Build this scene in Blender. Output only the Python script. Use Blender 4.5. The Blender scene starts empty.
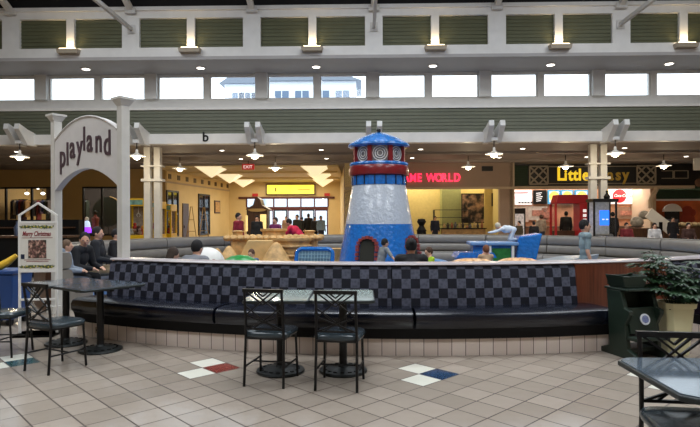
import bpy, math, random
from math import sin, cos, pi, radians as R, sqrt, atan2
from mathutils import Vector, Matrix
random.seed(7)
C = bpy.context.scene.collection
SC = bpy.context.scene

# ------------------------------------------------------------------ camera
cam_d = bpy.data.cameras.new('camera'); cam = bpy.data.objects.new('camera', cam_d); C.objects.link(cam)
cam.location = (0, 0, 1.45)
cam.rotation_euler = (Matrix.Rotation(R(90), 3, 'X') @ Matrix.Rotation(R(-0.2), 3, 'Z')).to_euler()
cam_d.sensor_width = 36; cam_d.lens = 36*550/700; cam_d.shift_y = 6.5/700; cam_d.clip_end = 400
SC.camera = cam
# ------------------------------------------------------------------ world, exposure
SC.view_settings.view_transform = 'Standard'; SC.view_settings.look = 'None'
SC.view_settings.exposure = 0.0; SC.view_settings.gamma = 1.0; SC.view_settings.use_curve_mapping = False
SC.cycles.use_denoising = True
SC.cycles.max_bounces = 8; SC.cycles.sample_clamp_indirect = 6; SC.cycles.caustics_reflective = False; SC.cycles.caustics_refractive = False
w = bpy.data.worlds.new('overcast sky'); SC.world = w; w.use_nodes = True
bg = w.node_tree.nodes['Background']; bg.inputs[0].default_value = (0.86, 0.93, 1, 1); bg.inputs[1].default_value = 3.2

def area(name, loc, size, energy, col, rot=(0, 0, 0), spread=180):
    l = bpy.data.lights.new(name, 'AREA'); l.shape = 'RECTANGLE'; l.size, l.size_y = size
    l.energy = energy; l.color = col; l.spread = R(spread)
    o = bpy.data.objects.new(name, l); C.objects.link(o); o.location = loc; o.rotation_euler = rot
    return o
def point(name, loc, energy, col, rad=0.08):
    l = bpy.data.lights.new(name, 'POINT'); l.energy = energy; l.color = col; l.shadow_soft_size = rad
    o = bpy.data.objects.new(name, l); C.objects.link(o); o.location = loc; return o
def spot(name, loc, energy, col, ang=120, rad=0.08):
    l = bpy.data.lights.new(name, 'SPOT'); l.energy = energy; l.color = col; l.shadow_soft_size = rad
    l.spot_size = R(ang); l.spot_blend = 0.6
    o = bpy.data.objects.new(name, l); C.objects.link(o); o.location = loc; return o

# daylight through the roof skylights above the food court and the play area
SKY_E = 420
SKYL = [(-7.9, -1.5), (0.9, -1.5), (9.7, -1.5), (-7.9, 6), (0.9, 6), (9.7, 6), (-7.9, 14), (0.9, 14), (9.7, 14)]
for x, y in SKYL:
    area('skylight_daylight', (x, y, 10.1), (4.6, 3.6), SKY_E, (0.92, 0.96, 1.0))
# area lights added to brighten shops and corridor under the gallery, no fixtures modelled
area('shop_fill_light', (-15, 34.5, 4.2), (9, 3.5), 480, (1, 0.88, 0.74))
area('shop_fill_light', (12.6, 31.2, 4.25), (8.5, 1.6), 400, (1, 0.93, 0.85))
area('shop_fill_light', (17.6, 31.2, 3.1), (5, 1.0), 130, (1, 0.8, 0.6))
area('shop_fill_light', (4.8, 31, 4.2), (6, 2), 330, (1, 0.88, 0.6))
area('corridor_light', (-4.9, 36.0, 4.15), (5, 8), 480, (1, 0.87, 0.66))

# ------------------------------------------------------------------ materials
def nodes(name):
    m = bpy.data.materials.new(name); m.use_nodes = True
    nt = m.node_tree; return m, nt, nt.nodes['Principled BSDF']
def lk(nt, a, b): nt.links.new(a, b)
def mat(name, col, rough=0.5, metal=0.0, var=0.06, scale=8.0, bump=0.0, coat=0.0, spec=0.5, emit=None, es=0.0, bscale=None):
    m, nt, b = nodes(name)
    b.inputs['Roughness'].default_value = rough; b.inputs['Metallic'].default_value = metal
    b.inputs['Coat Weight'].default_value = coat; b.inputs['Specular IOR Level'].default_value = spec
    tc = nt.nodes.new('ShaderNodeTexCoord'); n = nt.nodes.new('ShaderNodeTexNoise')
    n.inputs['Scale'].default_value = scale; n.inputs['Detail'].default_value = 4
    lk(nt, tc.outputs['Object'], n.inputs['Vector'])
    r = nt.nodes.new('ShaderNodeValToRGB'); c = col[:3]
    r.color_ramp.elements[0].color = tuple(max(0, v*(1-var)) for v in c)+(1,)
    r.color_ramp.elements[1].color = tuple(min(1, v*(1+var)) for v in c)+(1,)
    r.color_ramp.elements[0].position = 0.3; r.color_ramp.elements[1].position = 0.7
    lk(nt, n.outputs['Fac'], r.inputs['Fac']); lk(nt, r.outputs['Color'], b.inputs['Base Color'])
    if bump:
        bp = nt.nodes.new('ShaderNodeBump'); bp.inputs['Strength'].default_value = bump; bp.inputs['Distance'].default_value = 0.02
        if bscale:
            n2 = nt.nodes.new('ShaderNodeTexNoise'); n2.inputs['Scale'].default_value = bscale
            lk(nt, tc.outputs['Object'], n2.inputs['Vector']); lk(nt, n2.outputs['Fac'], bp.inputs['Height'])
        else: lk(nt, n.outputs['Fac'], bp.inputs['Height'])
        lk(nt, bp.outputs['Normal'], b.inputs['Normal'])
    if emit:
        b.inputs['Emission Color'].default_value = tuple(emit[:3])+(1,); b.inputs['Emission Strength'].default_value = es
    return m
def s(r, g, b):      # sRGB bytes to linear
    f = lambda v: (v/255/12.92) if v/255 <= 0.04045 else ((v/255+0.055)/1.055)**2.4
    return (f(r), f(g), f(b))

M = {}
def glass_mat():
    m, nt, b = nodes('clear glass'); nt.nodes.remove(b)
    out = nt.nodes['Material Output']; t = nt.nodes.new('ShaderNodeBsdfTransparent'); g = nt.nodes.new('ShaderNodeBsdfGlossy')
    g.inputs['Roughness'].default_value = 0.03; mx = nt.nodes.new('ShaderNodeMixShader'); f = nt.nodes.new('ShaderNodeFresnel')
    f.inputs['IOR'].default_value = 1.35
    lk(nt, f.outputs[0], mx.inputs[0]); lk(nt, t.outputs[0], mx.inputs[1]); lk(nt, g.outputs[0], mx.inputs[2]); lk(nt, mx.outputs[0], out.inputs[0])
    t.inputs[0].default_value = (0.93, 0.96, 0.97, 1)
    return m
M['glass'] = glass_mat()

def floor_mat():
    m, nt, b = nodes('glazed floor tiles laid diagonally')
    tc = nt.nodes.new('ShaderNodeTexCoord'); mp = nt.nodes.new('ShaderNodeMapping')
    S = 0.2712; ang = R(45-1.5)
    # tile coordinates: uv = Rot(-ang) * (p - blue_centre) / S + .5
    sp = nt.nodes.new('ShaderNodeSeparateXYZ'); lk(nt, tc.outputs['Object'], sp.inputs[0])
    def mth(op, a, b_=None, c=None):
        n = nt.nodes.new('ShaderNodeMath'); n.operation = op
        for i, v in enumerate((a, b_, c)):
            if v is None: continue
            if isinstance(v, (int, float)): n.inputs[i].default_value = v
            else: lk(nt, v, n.inputs[i])
        return n.outputs[0]
    x = mth('SUBTRACT', sp.outputs[0], 0.834); y = mth('SUBTRACT', sp.outputs[1], 5.165)
    u = mth('ADD', mth('ADD', mth('MULTIPLY', x, cos(ang)/S), mth('MULTIPLY', y, sin(ang)/S)), 0.5)
    v = mth('ADD', mth('ADD', mth('MULTIPLY', x, sin(ang)/S), mth('MULTIPLY', y, -cos(ang)/S)), 0.5)
    iu, iv = mth('FLOOR', u), mth('FLOOR', v); fu, fv = mth('FRACT', u), mth('FRACT', v)
    eu = mth('MINIMUM', fu, mth('SUBTRACT', 1.0, fu)); ev = mth('MINIMUM', fv, mth('SUBTRACT', 1.0, fv))
    g = mth('LESS_THAN', mth('MINIMUM', eu, ev), 0.021)
    cv = nt.nodes.new('ShaderNodeCombineXYZ'); lk(nt, iu, cv.inputs[0]); lk(nt, iv, cv.inputs[1])
    wn = nt.nodes.new('ShaderNodeTexWhiteNoise'); wn.noise_dimensions = '2D'; lk(nt, cv.outputs[0], wn.inputs['Vector'])
    nz = nt.nodes.new('ShaderNodeTexNoise'); nz.inputs['Scale'].default_value = 9; nz.inputs['Detail'].default_value = 6
    lk(nt, tc.outputs['Object'], nz.inputs['Vector'])
    val = mth('ADD', mth('MULTIPLY', wn.outputs['Value'], 0.5), mth('MULTIPLY', nz.outputs['Fac'], 0.2))
    r = nt.nodes.new('ShaderNodeValToRGB'); lk(nt, val, r.inputs[0])
    r.color_ramp.elements[0].color = s(144, 133, 121)+(1,); r.color_ramp.elements[1].color = s(168, 156, 143)+(1,)
    r.color_ramp.elements[0].position = 0.1; r.color_ramp.elements[1].position = 0.9
    col = r.outputs[0]
    def paint(col, fac, c):
        mx = nt.nodes.new('ShaderNodeMix'); mx.data_type = 'RGBA'; lk(nt, fac, mx.inputs[0]); lk(nt, col, mx.inputs[6])
        mx.inputs[7].default_value = tuple(c)+(1,); return mx.outputs[2]
    def cell(i, j):
        a = mth('COMPARE', iu, float(i), 0.1); b2 = mth('COMPARE', iv, float(j), 0.1); return mth('MULTIPLY', a, b2)
    for k in range(-3, 3):
        i, j = 5*k, 6*k
        c = [s(36, 62, 92), s(128, 62, 54)][k % 2]
        if k == -2: c = s(52, 82, 84)
        col = paint(col, cell(i, j), c)
        for di, dj in ((0, -1), (-1, 0)):
            col = paint(col, cell(i+di, j+dj), s(222, 220, 206))
    col = paint(col, g, s(58, 42, 34))
    lk(nt, col, b.inputs['Base Color'])
    rr = nt.nodes.new('ShaderNodeMapRange'); lk(nt, nz.outputs['Fac'], rr.inputs[0]); rr.inputs[3].default_value = 0.10; rr.inputs[4].default_value = 0.26
    rg = mth('ADD', rr.outputs[0], mth('MULTIPLY', g, 0.4)); lk(nt, rg, b.inputs['Roughness'])
    bp = nt.nodes.new('ShaderNodeBump'); bp.inputs['Strength'].default_value = 0.25; bp.inputs['Distance'].default_value = 0.01
    n3 = nt.nodes.new('ShaderNodeTexNoise'); n3.inputs['Scale'].default_value = 3.5; lk(nt, tc.outputs['Object'], n3.inputs['Vector'])
    h = mth('ADD', mth('MULTIPLY', mth('SUBTRACT', 1.0, g), 0.25), n3.outputs['Fac']); lk(nt, h, bp.inputs['Height']); lk(nt, bp.outputs[0], b.inputs['Normal'])
    return m
M['floor'] = floor_mat()

def check_mat():       # woven booth fabric: navy and grey squares, from UV in metres
    m, nt, b = nodes('checked booth fabric')
    tc = nt.nodes.new('ShaderNodeTexCoord'); mp = nt.nodes.new('ShaderNodeMapping'); mp.inputs['Scale'].default_value = (8.9, 9.0, 1)
    lk(nt, tc.outputs['UV'], mp.inputs[0])
    ck = nt.nodes.new('ShaderNodeTexChecker'); ck.inputs['Scale'].default_value = 1
    ck.inputs['Color1'].default_value = s(70, 72, 84)+(1,); ck.inputs['Color2'].default_value = s(8, 9, 22)+(1,)
    lk(nt, mp.outputs[0], ck.inputs['Vector'])
    nz = nt.nodes.new('ShaderNodeTexVoronoi'); nz.inputs['Scale'].default_value = 3.2; lk(nt, mp.outputs[0], nz.inputs['Vector'])
    mx = nt.nodes.new('ShaderNodeMix'); mx.data_type = 'RGBA'; mx.blend_type = 'MULTIPLY'; mx.inputs[0].default_value = 0.75
    r = nt.nodes.new('ShaderNodeValToRGB'); r.color_ramp.elements[0].color = (0.42, 0.42, 0.46, 1); r.color_ramp.elements[1].color = (1.25, 1.25, 1.3, 1)
    r.color_ramp.elements[1].position = 0.75
    lk(nt, nz.outputs['Distance'], r.inputs[0]); lk(nt, ck.outputs['Color'], mx.inputs[6]); lk(nt, r.outputs[0], mx.inputs[7])
    lk(nt, mx.outputs[2], b.inputs['Base Color']); b.inputs['Roughness'].default_value = 0.7; b.inputs['Specular IOR Level'].default_value = 0.25
    return m
M['check'] = check_mat()
def tile_mat():        # glazed plinth tiles, UV in metres
    m, nt, b = nodes('plinth tiles')
    tc = nt.nodes.new('ShaderNodeTexCoord'); br = nt.nodes.new('ShaderNodeTexBrick'); br.offset = 0
    br.inputs['Scale'].default_value = 1; br.inputs['Brick Width'].default_value = 0.15; br.inputs['Row Height'].default_value = 0.4
    br.inputs['Mortar Size'].default_value = 0.004; br.inputs['Color1'].default_value = s(212, 198, 188)+(1,)
    br.inputs['Color2'].default_value = s(202, 186, 176)+(1,); br.inputs['Mortar'].default_value = s(80, 66, 60)+(1,)
    mp = nt.nodes.new('ShaderNodeMapping'); mp.inputs['Location'].default_value = (0, 0.1, 0)
    lk(nt, tc.outputs['UV'], mp.inputs[0]); lk(nt, mp.outputs[0], br.inputs['Vector']); lk(nt, br.outputs['Color'], b.inputs['Base Color']); b.inputs['Roughness'].default_value = 0.3
    return m
M['plinth'] = tile_mat()
def wood_mat(name, c1, c2, rough=0.35, vec=(14, 14, 0.8)):
    m, nt, b = nodes(name); tc = nt.nodes.new('ShaderNodeTexCoord'); mp = nt.nodes.new('ShaderNodeMapping'); mp.inputs['Scale'].default_value = vec
    nz = nt.nodes.new('ShaderNodeTexNoise'); nz.inputs['Scale'].default_value = 2.5; nz.inputs['Detail'].default_value = 8; nz.inputs['Distortion'].default_value = 0.6
    lk(nt, tc.outputs['Object'], mp.inputs[0]); lk(nt, mp.outputs[0], nz.inputs['Vector'])
    r = nt.nodes.new('ShaderNodeValToRGB'); r.color_ramp.elements[0].color = c1+(1,); r.color_ramp.elements[1].color = c2+(1,)
    r.color_ramp.elements[0].position = 0.3; r.color_ramp.elements[1].position = 0.7
    lk(nt, nz.outputs['Fac'], r.inputs[0]); lk(nt, r.outputs[0], b.inputs['Base Color']); b.inputs['Roughness'].default_value = rough
    return m
M['cherry'] = wood_mat('cherry veneer', s(84, 42, 28), s(124, 66, 44))
M['brownwood'] = wood_mat('dark brown wood', s(58, 38, 26), s(92, 62, 42))
M['vinyl'] = mat('black navy vinyl', s(10, 14, 26), 0.22, var=0.15, scale=6, bump=0.12, spec=0.6)
M['dark'] = mat('matt black base', s(9, 8, 9), 0.6, spec=0.2)
M['iron'] = mat('black iron', s(16, 16, 18), 0.38, 0.3, spec=0.5)
M['ironbase'] = mat('worn cast iron', s(30, 34, 34), 0.42, 0.4, var=0.35, scale=40)
M['seatvinyl'] = mat('dark green grey vinyl', s(48, 58, 64), 0.2, var=0.15, scale=9, bump=0.1)
M['tabletop'] = mat('grey green laminate with painted sheen', s(156, 168, 162), 0.16, var=0.08, scale=30, coat=0.3)  # colour lightened to stand for window reflections on the tops
M['tabletop2'] = mat('slate laminate', s(78, 88, 98), 0.12, var=0.08, scale=30, coat=0.2)
M['tableedge'] = mat('dark table edge', s(26, 34, 36), 0.3)
M['white'] = mat('off white paint', s(222, 221, 218), 0.55, var=0.04, scale=3)
M['white2'] = mat('warm white paint', s(226, 223, 218), 0.5, var=0.04, scale=3)
M['green'] = mat('olive green siding', s(88, 90, 66), 0.6, var=0.06, scale=3)
M['green2'] = mat('grey green siding', s(100, 103, 86), 0.6, var=0.06, scale=3)
M['ceildark'] = mat('dark roof deck', s(24, 23, 26), 0.8)
M['ceilgrey'] = mat('grey ceiling', s(134, 124, 118), 0.8, var=0.05, scale=1.2)
M['soffit'] = mat('soffit paint', s(168, 165, 164), 0.7, var=0.03, scale=1.2)
M['tan'] = mat('tan paint', s(178, 146, 92), 0.7, var=0.04, scale=1.5)
M['yellow'] = mat('warm yellow paint', s(222, 198, 146), 0.7, var=0.04, scale=1.5)
M['beige'] = mat('beige paint', s(186, 166, 142), 0.7, var=0.04, scale=1.5)
M['pinkbeige'] = mat('dusky beige paint', s(150, 128, 112), 0.7, var=0.04, scale=1.5)
M['blackframe'] = mat('black frame', s(18, 17, 18), 0.4)
M['redframe'] = mat('dark red frame', s(86, 34, 30), 0.4)
M['greypad'] = mat('grey vinyl padding', s(130, 124, 116), 0.38, var=0.08, scale=4, bump=0.08)
M['ledge'] = mat('pale laminate ledge', s(172, 164, 166), 0.28, var=0.05, scale=6)
M['bluemat'] = mat('blue foam floor', s(62, 100, 150), 0.6, var=0.1)
M['post'] = mat('cream post paint', s(200, 197, 190), 0.5, var=0.05, scale=5)
M['signface'] = mat('sign board paint', s(204, 200, 197), 0.5, var=0.04, scale=6)
M['purple'] = mat('plum lettering', s(74, 56, 64), 0.5)

# ------------------------------------------------------------------ mesh builder
class MB:
    def __init__(self): self.v = []; self.f = []; self.uv = None; self.mi = []; self.m = 0
    def add(self, vs, fs):
        o = len(self.v); self.v += [Vector(p) for p in vs]; self.f += [tuple(i+o for i in f) for f in fs]; self.mi += [self.m]*len(fs); return self
    def box(self, x0, x1, y0, y1, z0, z1):
        return self.add([(x0,y0,z0),(x1,y0,z0),(x1,y1,z0),(x0,y1,z0),(x0,y0,z1),(x1,y0,z1),(x1,y1,z1),(x0,y1,z1)],
                        [(0,3,2,1),(4,5,6,7),(0,1,5,4),(1,2,6,5),(2,3,7,6),(3,0,4,7)])
    def obox(self, c, size, rz=0, rx=0, ry=0):
        m = Matrix.Translation(Vector(c)) @ Matrix.Rotation(rz,4,'Z') @ Matrix.Rotation(rx,4,'X') @ Matrix.Rotation(ry,4,'Y')
        a,b,c2 = (v/2 for v in size)
        return self.add([m @ Vector(p) for p in [(-a,-b,-c2),(a,-b,-c2),(a,b,-c2),(-a,b,-c2),(-a,-b,c2),(a,-b,c2),(a,b,c2),(-a,b,c2)]],
                        [(0,3,2,1),(4,5,6,7),(0,1,5,4),(1,2,6,5),(2,3,7,6),(3,0,4,7)])
    def bar(self, p0, p1, w, h=None):
        p0, p1 = Vector(p0), Vector(p1); h = h or w; d = (p1-p0).normalized()
        up = Vector((0,0,1)) if abs(d.z) < .95 else Vector((0,1,0)); a = d.cross(up).normalized()*w/2; b = a.cross(d).normalized()*h/2
        vs = [p+q for p in (p0,p1) for q in (-a-b, a-b, a+b, -a+b)]
        return self.add(vs, [(0,1,2,3),(7,6,5,4),(0,4,5,1),(1,5,6,2),(2,6,7,3),(3,7,4,0)])
    def cyl(self, p0, p1, r0, r1=None, n=12):
        p0, p1 = Vector(p0), Vector(p1); r1 = r0 if r1 is None else r1; d = (p1-p0).normalized()
        up = Vector((0,0,1)) if abs(d.z) < .95 else Vector((0,1,0)); a = d.cross(up).normalized(); b = a.cross(d).normalized()
        vs = [p+(a*cos(2*pi*i/n)+b*sin(2*pi*i/n))*r for p, r in ((p0,r0),(p1,r1)) for i in range(n)]
        return self.add(vs, [(i,(i+1)%n,n+(i+1)%n,n+i) for i in range(n)]+[tuple(range(n-1,-1,-1)), tuple(range(n,2*n))])
    def tube(self, pts, r, n=8):
        pts = [Vector(p) for p in pts]; vs = []; k = len(pts)
        rr = r if isinstance(r, (list,tuple)) else [r]*k
        ref = None
        for i, p in enumerate(pts):
            d = (pts[min(i+1,k-1)]-pts[max(i-1,0)]).normalized()
            if ref is None: ref = d.cross(Vector((0,0,1)) if abs(d.z) < .9 else Vector((0,1,0))).normalized()
            a = (ref - d*ref.dot(d)).normalized(); ref = a; b = d.cross(a)
            vs += [p+(a*cos(2*pi*j/n)+b*sin(2*pi*j/n))*rr[i] for j in range(n)]
        fs = [(i*n+j, i*n+(j+1)%n, (i+1)*n+(j+1)%n, (i+1)*n+j) for i in range(k-1) for j in range(n)]
        return self.add(vs, fs+[tuple(range(n-1,-1,-1)), tuple(range((k-1)*n,k*n))])
    def lathe(self, prof, n=24, c=(0,0,0)):
        vs = [(c[0]+r*cos(2*pi*j/n), c[1]+r*sin(2*pi*j/n), c[2]+z) for r, z in prof for j in range(n)]; k = len(prof)
        fs = [(i*n+j, i*n+(j+1)%n, (i+1)*n+(j+1)%n, (i+1)*n+j) for i in range(k-1) for j in range(n)]
        return self.add(vs, fs+[tuple(range(n-1,-1,-1)), tuple(range((k-1)*n,k*n))])
    def ball(self, c, r, n=16, k=10, rot=None):
        c = Vector(c); r = (r,r,r) if isinstance(r,(int,float)) else r; vs = []
        for i in range(1,k):
            a = pi*i/k
            for j in range(n):
                p = Vector((r[0]*sin(a)*cos(2*pi*j/n), r[1]*sin(a)*sin(2*pi*j/n), -r[2]*cos(a)))
                vs.append(c+(rot @ p if rot else p))
        t = Vector((0,0,r[2])); t = rot @ t if rot else t
        vs += [c-t, c+t]; m = len(vs)-2
        fs = [(i*n+j, i*n+(j+1)%n, (i+1)*n+(j+1)%n, (i+1)*n+j) for i in range(k-2) for j in range(n)]
        fs += [(m, (j+1)%n, j) for j in range(n)]+[(m+1, (k-2)*n+j, (k-2)*n+(j+1)%n) for j in range(n)]
        return self.add(vs, fs)
    def prism(self, poly, d0, d1, plane='XZ'):
        # poly in the given plane (counter-clockwise or not), extruded along the third axis
        def P(a,b,d): return {'XZ':(a,d,b),'YZ':(d,a,b),'XY':(a,b,d)}[plane]
        n = len(poly); vs = [P(a,b,d0) for a,b in poly]+[P(a,b,d1) for a,b in poly]
        return self.add(vs, [tuple(range(n)), tuple(range(2*n-1,n-1,-1))]+[(i,n+i,n+(i+1)%n,(i+1)%n) for i in range(n)])
    def build(self, name, m, parent=None, world=False, bevel=0, smooth=False, kind=None, label=None):
        vs = self.v
        if world and parent is not None:
            inv = (Matrix.Translation(parent.location) @ parent.rotation_euler.to_matrix().to_4x4()).inverted(); vs = [inv @ p for p in vs]
        me = bpy.data.meshes.new(name); me.from_pydata([tuple(p) for p in vs], [], self.f)
        ms = m if isinstance(m, (list,tuple)) else [m]
        for q in ms: me.materials.append(M[q] if isinstance(q,str) else q)
        if len(ms) > 1: me.polygons.foreach_set('material_index', self.mi)
        if self.uv:
            ul = me.uv_layers.new(name='UVMap')
            for p in me.polygons:
                for li in p.loop_indices: ul.data[li].uv = self.uv[p.index][li-p.loop_start]
        import bmesh
        bm = bmesh.new(); bm.from_mesh(me); bmesh.ops.recalc_face_normals(bm, faces=bm.faces); bm.to_mesh(me); bm.free()
        if smooth: me.polygons.foreach_set('use_smooth', [True]*len(me.polygons))
        o = bpy.data.objects.new(name, me); C.objects.link(o)
        if parent is not None: o.parent = parent
        if bevel:
            b = o.modifiers.new('edge', 'BEVEL'); b.width = bevel; b.segments = 2; b.limit_method = 'ANGLE'; b.angle_limit = R(40)
        if smooth:
            try:
                me.set_sharp_from_angle(angle=R(40))
            except Exception: pass
        if kind: o['kind'] = kind
        if label: o['label'] = label
        return o
def thing(name, label, cat, loc=(0,0,0), rz=0, group=None):
    o = bpy.data.objects.new(name, None); C.objects.link(o); o.location = loc; o.rotation_euler = (0,0,rz); o.empty_display_size = .2
    o['label'] = label; o['category'] = cat
    if group: o['group'] = group
    return o
def tag(o, label, cat, group=None):
    o['label'] = label; o['category'] = cat
    if group: o['group'] = group
    return o
def struct(name, mb, m, **k):
    o = mb.build(name, m, **k); o['kind'] = 'structure'; return o
def dup(root, loc, rz, label, group=None):
    r = root.copy(); C.objects.link(r); r.location = loc; r.rotation_euler = (0,0,rz); r['label'] = label
    if group: r['group'] = group
    for ch in list(root.children):
        c = ch.copy(); C.objects.link(c); c.parent = r
        for g in list(ch.children):
            d = g.copy(); C.objects.link(d); d.parent = c
    return r
def text(name, body, m, parent, size, loc, rz=0, rx=pi/2, extrude=.015, bold=0.0, shear=0, align='LEFT', sx=1.0, label=None):
    cu = bpy.data.curves.new(name, 'FONT'); cu.body = body; cu.size = size; cu.extrude = extrude; cu.offset = bold; cu.shear = shear
    cu.align_x = align; cu.resolution_u = 3
    o = bpy.data.objects.new(name, cu); C.objects.link(o); bpy.context.view_layer.update()
    me = bpy.data.meshes.new_from_object(o.evaluated_get(bpy.context.evaluated_depsgraph_get()))
    C.objects.unlink(o); bpy.data.objects.remove(o)
    me.materials.clear(); me.materials.append(M[m] if isinstance(m,str) else m)
    o = bpy.data.objects.new(name, me); C.objects.link(o); o.location = loc; o.rotation_euler = (rx,0,rz); o.scale = (sx,1,1)
    if parent is not None: o.parent = parent
    if label: o['label'] = label
    return o
# the building stands turned by a little over a degree against the play ring; PV is the pivot
TH = .02; PV = (.9, 20.5); ROT = Matrix.Translation((PV[0], PV[1], 0)) @ Matrix.Rotation(-TH, 4, 'Z') @ Matrix.Translation((-PV[0], -PV[1], 0))
def wx(px, Y):
    u = (px-350)/550; c, s_ = cos(TH), sin(TH)
    return PV[0]+(u*(PV[1]+(Y-PV[1])*c)-PV[0]-(Y-PV[1])*s_)/(c+u*s_)
def XR(x, Y): return wx(350+x/Y*550, Y)
def W(px, py, Y):
    x = wx(px, Y); p = ROT @ Vector((x, Y, 0)); u = (px-350)/550; v = (220-py)/550
    return Vector((x, Y, 1.45+p.y*(v-.0035*u)))
# ================================================================== the room
XS = [.9+4.45*k for k in range(-5, 5)]
struct('floor', MB().box(-21, 21, -10, 41, -.2, 0), 'floor')
o = struct('floor_outside', MB().box(-30, 30, 41.02, 75, -.25, -.03), mat('wet pavement', s(206, 210, 216), .5))
# gallery front wall above the walkway
g = MB().box(-21, 21, 20.12, 20.4, 7.45, 9.25); struct('wall_gallery_upper', g, 'white')
t = MB().box(-21, 21, 19.96, 20.12, 7.45, 7.78).box(-21, 21, 19.96, 20.12, 8.86, 9.12).box(-21, 21, 19.86, 20.14, 9.12, 9.25)
for x in XS:
    t.box(x-.32, x+.32, 19.96, 20.12, 7.78, 8.86); t.box(x+2.07, x+2.36, 19.96, 20.12, 7.78, 8.86)
struct('trim_gallery', t, 'white')
def siding(mb, x0, x1, y, z0, z1, n, d=.03):
    h = (z1-z0)/n
    for i in range(n):
        a, b = z0+i*h, z0+(i+1)*h
        mb.add([(x0,y-d,a),(x1,y-d,a),(x1,y-.004,b),(x0,y-.004,b),(x0,y+.02,a),(x1,y+.02,a),(x0,y+.02,b),(x1,y+.02,b)],
               [(0,1,2,3),(4,0,3,6),(1,5,7,2),(0,4,5,1),(3,2,7,6)])
sd = MB()
for x in XS:
    siding(sd, x+.32, x+2.07, 20.1, 7.78, 8.86, 8); siding(sd, x+2.36, x+4.13, 20.1, 7.78, 8.86, 8)
struct('wall_siding_upper', sd, 'green')
struct('wall_roofside', MB().box(-21, 21, 20.12, 20.4, 9.25, 10.2), 'ceildark')
struct('ceiling_soffit', MB().box(-21, 21, 19.96, 22.3, 7.33, 7.45), 'soffit')
# fascia over the walkway
struct('trim_fascia', MB().box(-21, 21, 20.9, 21.3, 4.39, 4.77).box(-21, 21, 20.95, 21.2, 5.7, 5.8), 'white2')
sf = MB(); siding(sf, -21, 21, 21.02, 4.77, 5.7, 7); struct('wall_siding_fascia', sf, 'green2')
struct('wall_fascia_back', MB().box(-21, 21, 21.04, 21.28, 4.77, 5.7), 'white')
struct('trim_sill', MB().box(-21, 21, 21.2, 22.0, 5.68, 5.8), 'white2')
cw = MB().box(-21, 21, 22.0, 22.3, 5.7, 6.33).box(-21, 21, 22.0, 22.3, 7.27, 7.33)
for x in XS: cw.box(x-.24, x+.24, 21.8, 22.3, 6.33, 7.33); cw.box(x+2.1, x+2.34, 22.0, 22.3, 6.33, 7.27)
cw.box(-21, XS[0], 22, 22.3, 6.33, 7.33); cw.box(XS[-1], 21, 22, 22.3, 6.33, 7.33)
struct('wall_clerestory', cw, 'white')
k = 0
for x in XS[:-1]:
    for a, b in ((x+.24, x+2.1), (x+2.34, x+4.21)):
        k += 1
        fr = MB().box(a, b, 22.05, 22.12, 6.33, 6.37).box(a, b, 22.05, 22.12, 7.23, 7.27).box(a, a+.04, 22.05, 22.12, 6.37, 7.23).box(b-.04, b, 22.05, 22.12, 6.37, 7.23)
        f = fr.build('window_%d' % k, 'white2'); f['kind'] = 'structure'
        MB().box(a+.04, b-.04, 22.08, 22.09, 6.37, 7.23).build('pane', 'glass', f)
# hall ceiling with skylight openings
cx = [-21]; 
cl = MB(); xs = sorted({a for x, y in SKYL for a in (x-2.3, x+2.3)}); ys = sorted({a for x, y in SKYL for a in (y-1.8, y+1.8)})
xe = [-21]+xs+[21]; ye = [-10]+ys+[20.4]
for i in range(len(xe)-1):
    for j in range(len(ye)-1):
        if i % 2 == 1 and j % 2 == 1: continue
        cl.box(xe[i], xe[i+1], ye[j], ye[j+1], 10.2, 10.4)
struct('ceiling', cl, 'ceildark')
for q, (x, y) in enumerate(SKYL):
    fr = MB()
    for a in (-2.3, 0, 2.3): fr.box(x+a-.05, x+a+.05, y-1.8, y+1.8, 10.4, 10.55)
    for a in (-1.8, 0, 1.8): fr.box(x-2.3, x+2.3, y+a-.05, y+a+.05, 10.4, 10.55)
    f = fr.build('window_%d' % (k+1+q), 'white2'); f['kind'] = 'structure'
    MB().box(x-2.3, x+2.3, y-1.8, y+1.8, 10.46, 10.47).build('pane', 'glass', f)
struct('wall_left', MB().box(-21.3, -21, -10, 22.3, 0, 10.4).box(-21.3, -21, 22.3, 41, 0, 4.6), 'tan')
struct('wall_right', MB().box(21, 21.3, -10, 22.3, 0, 10.4).box(21, 21.3, 22.3, 41, 0, 4.6), 'beige')
struct('wall_behind', MB().box(-21, 21, -10.3, -10, 0, 10.4), 'beige')
# walkway ceiling
uc = MB().box(-21, 21, 21.28, 41, 4.39, 4.6); struct('ceiling_walkway', uc, 'ceilgrey')
tr = MB()
for y in (23.9, 27.2): tr.box(-21, 21, y, y+.18, 4.3, 4.39)
struct('trim_walkway_ceiling', tr, 'ceilgrey')
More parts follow.
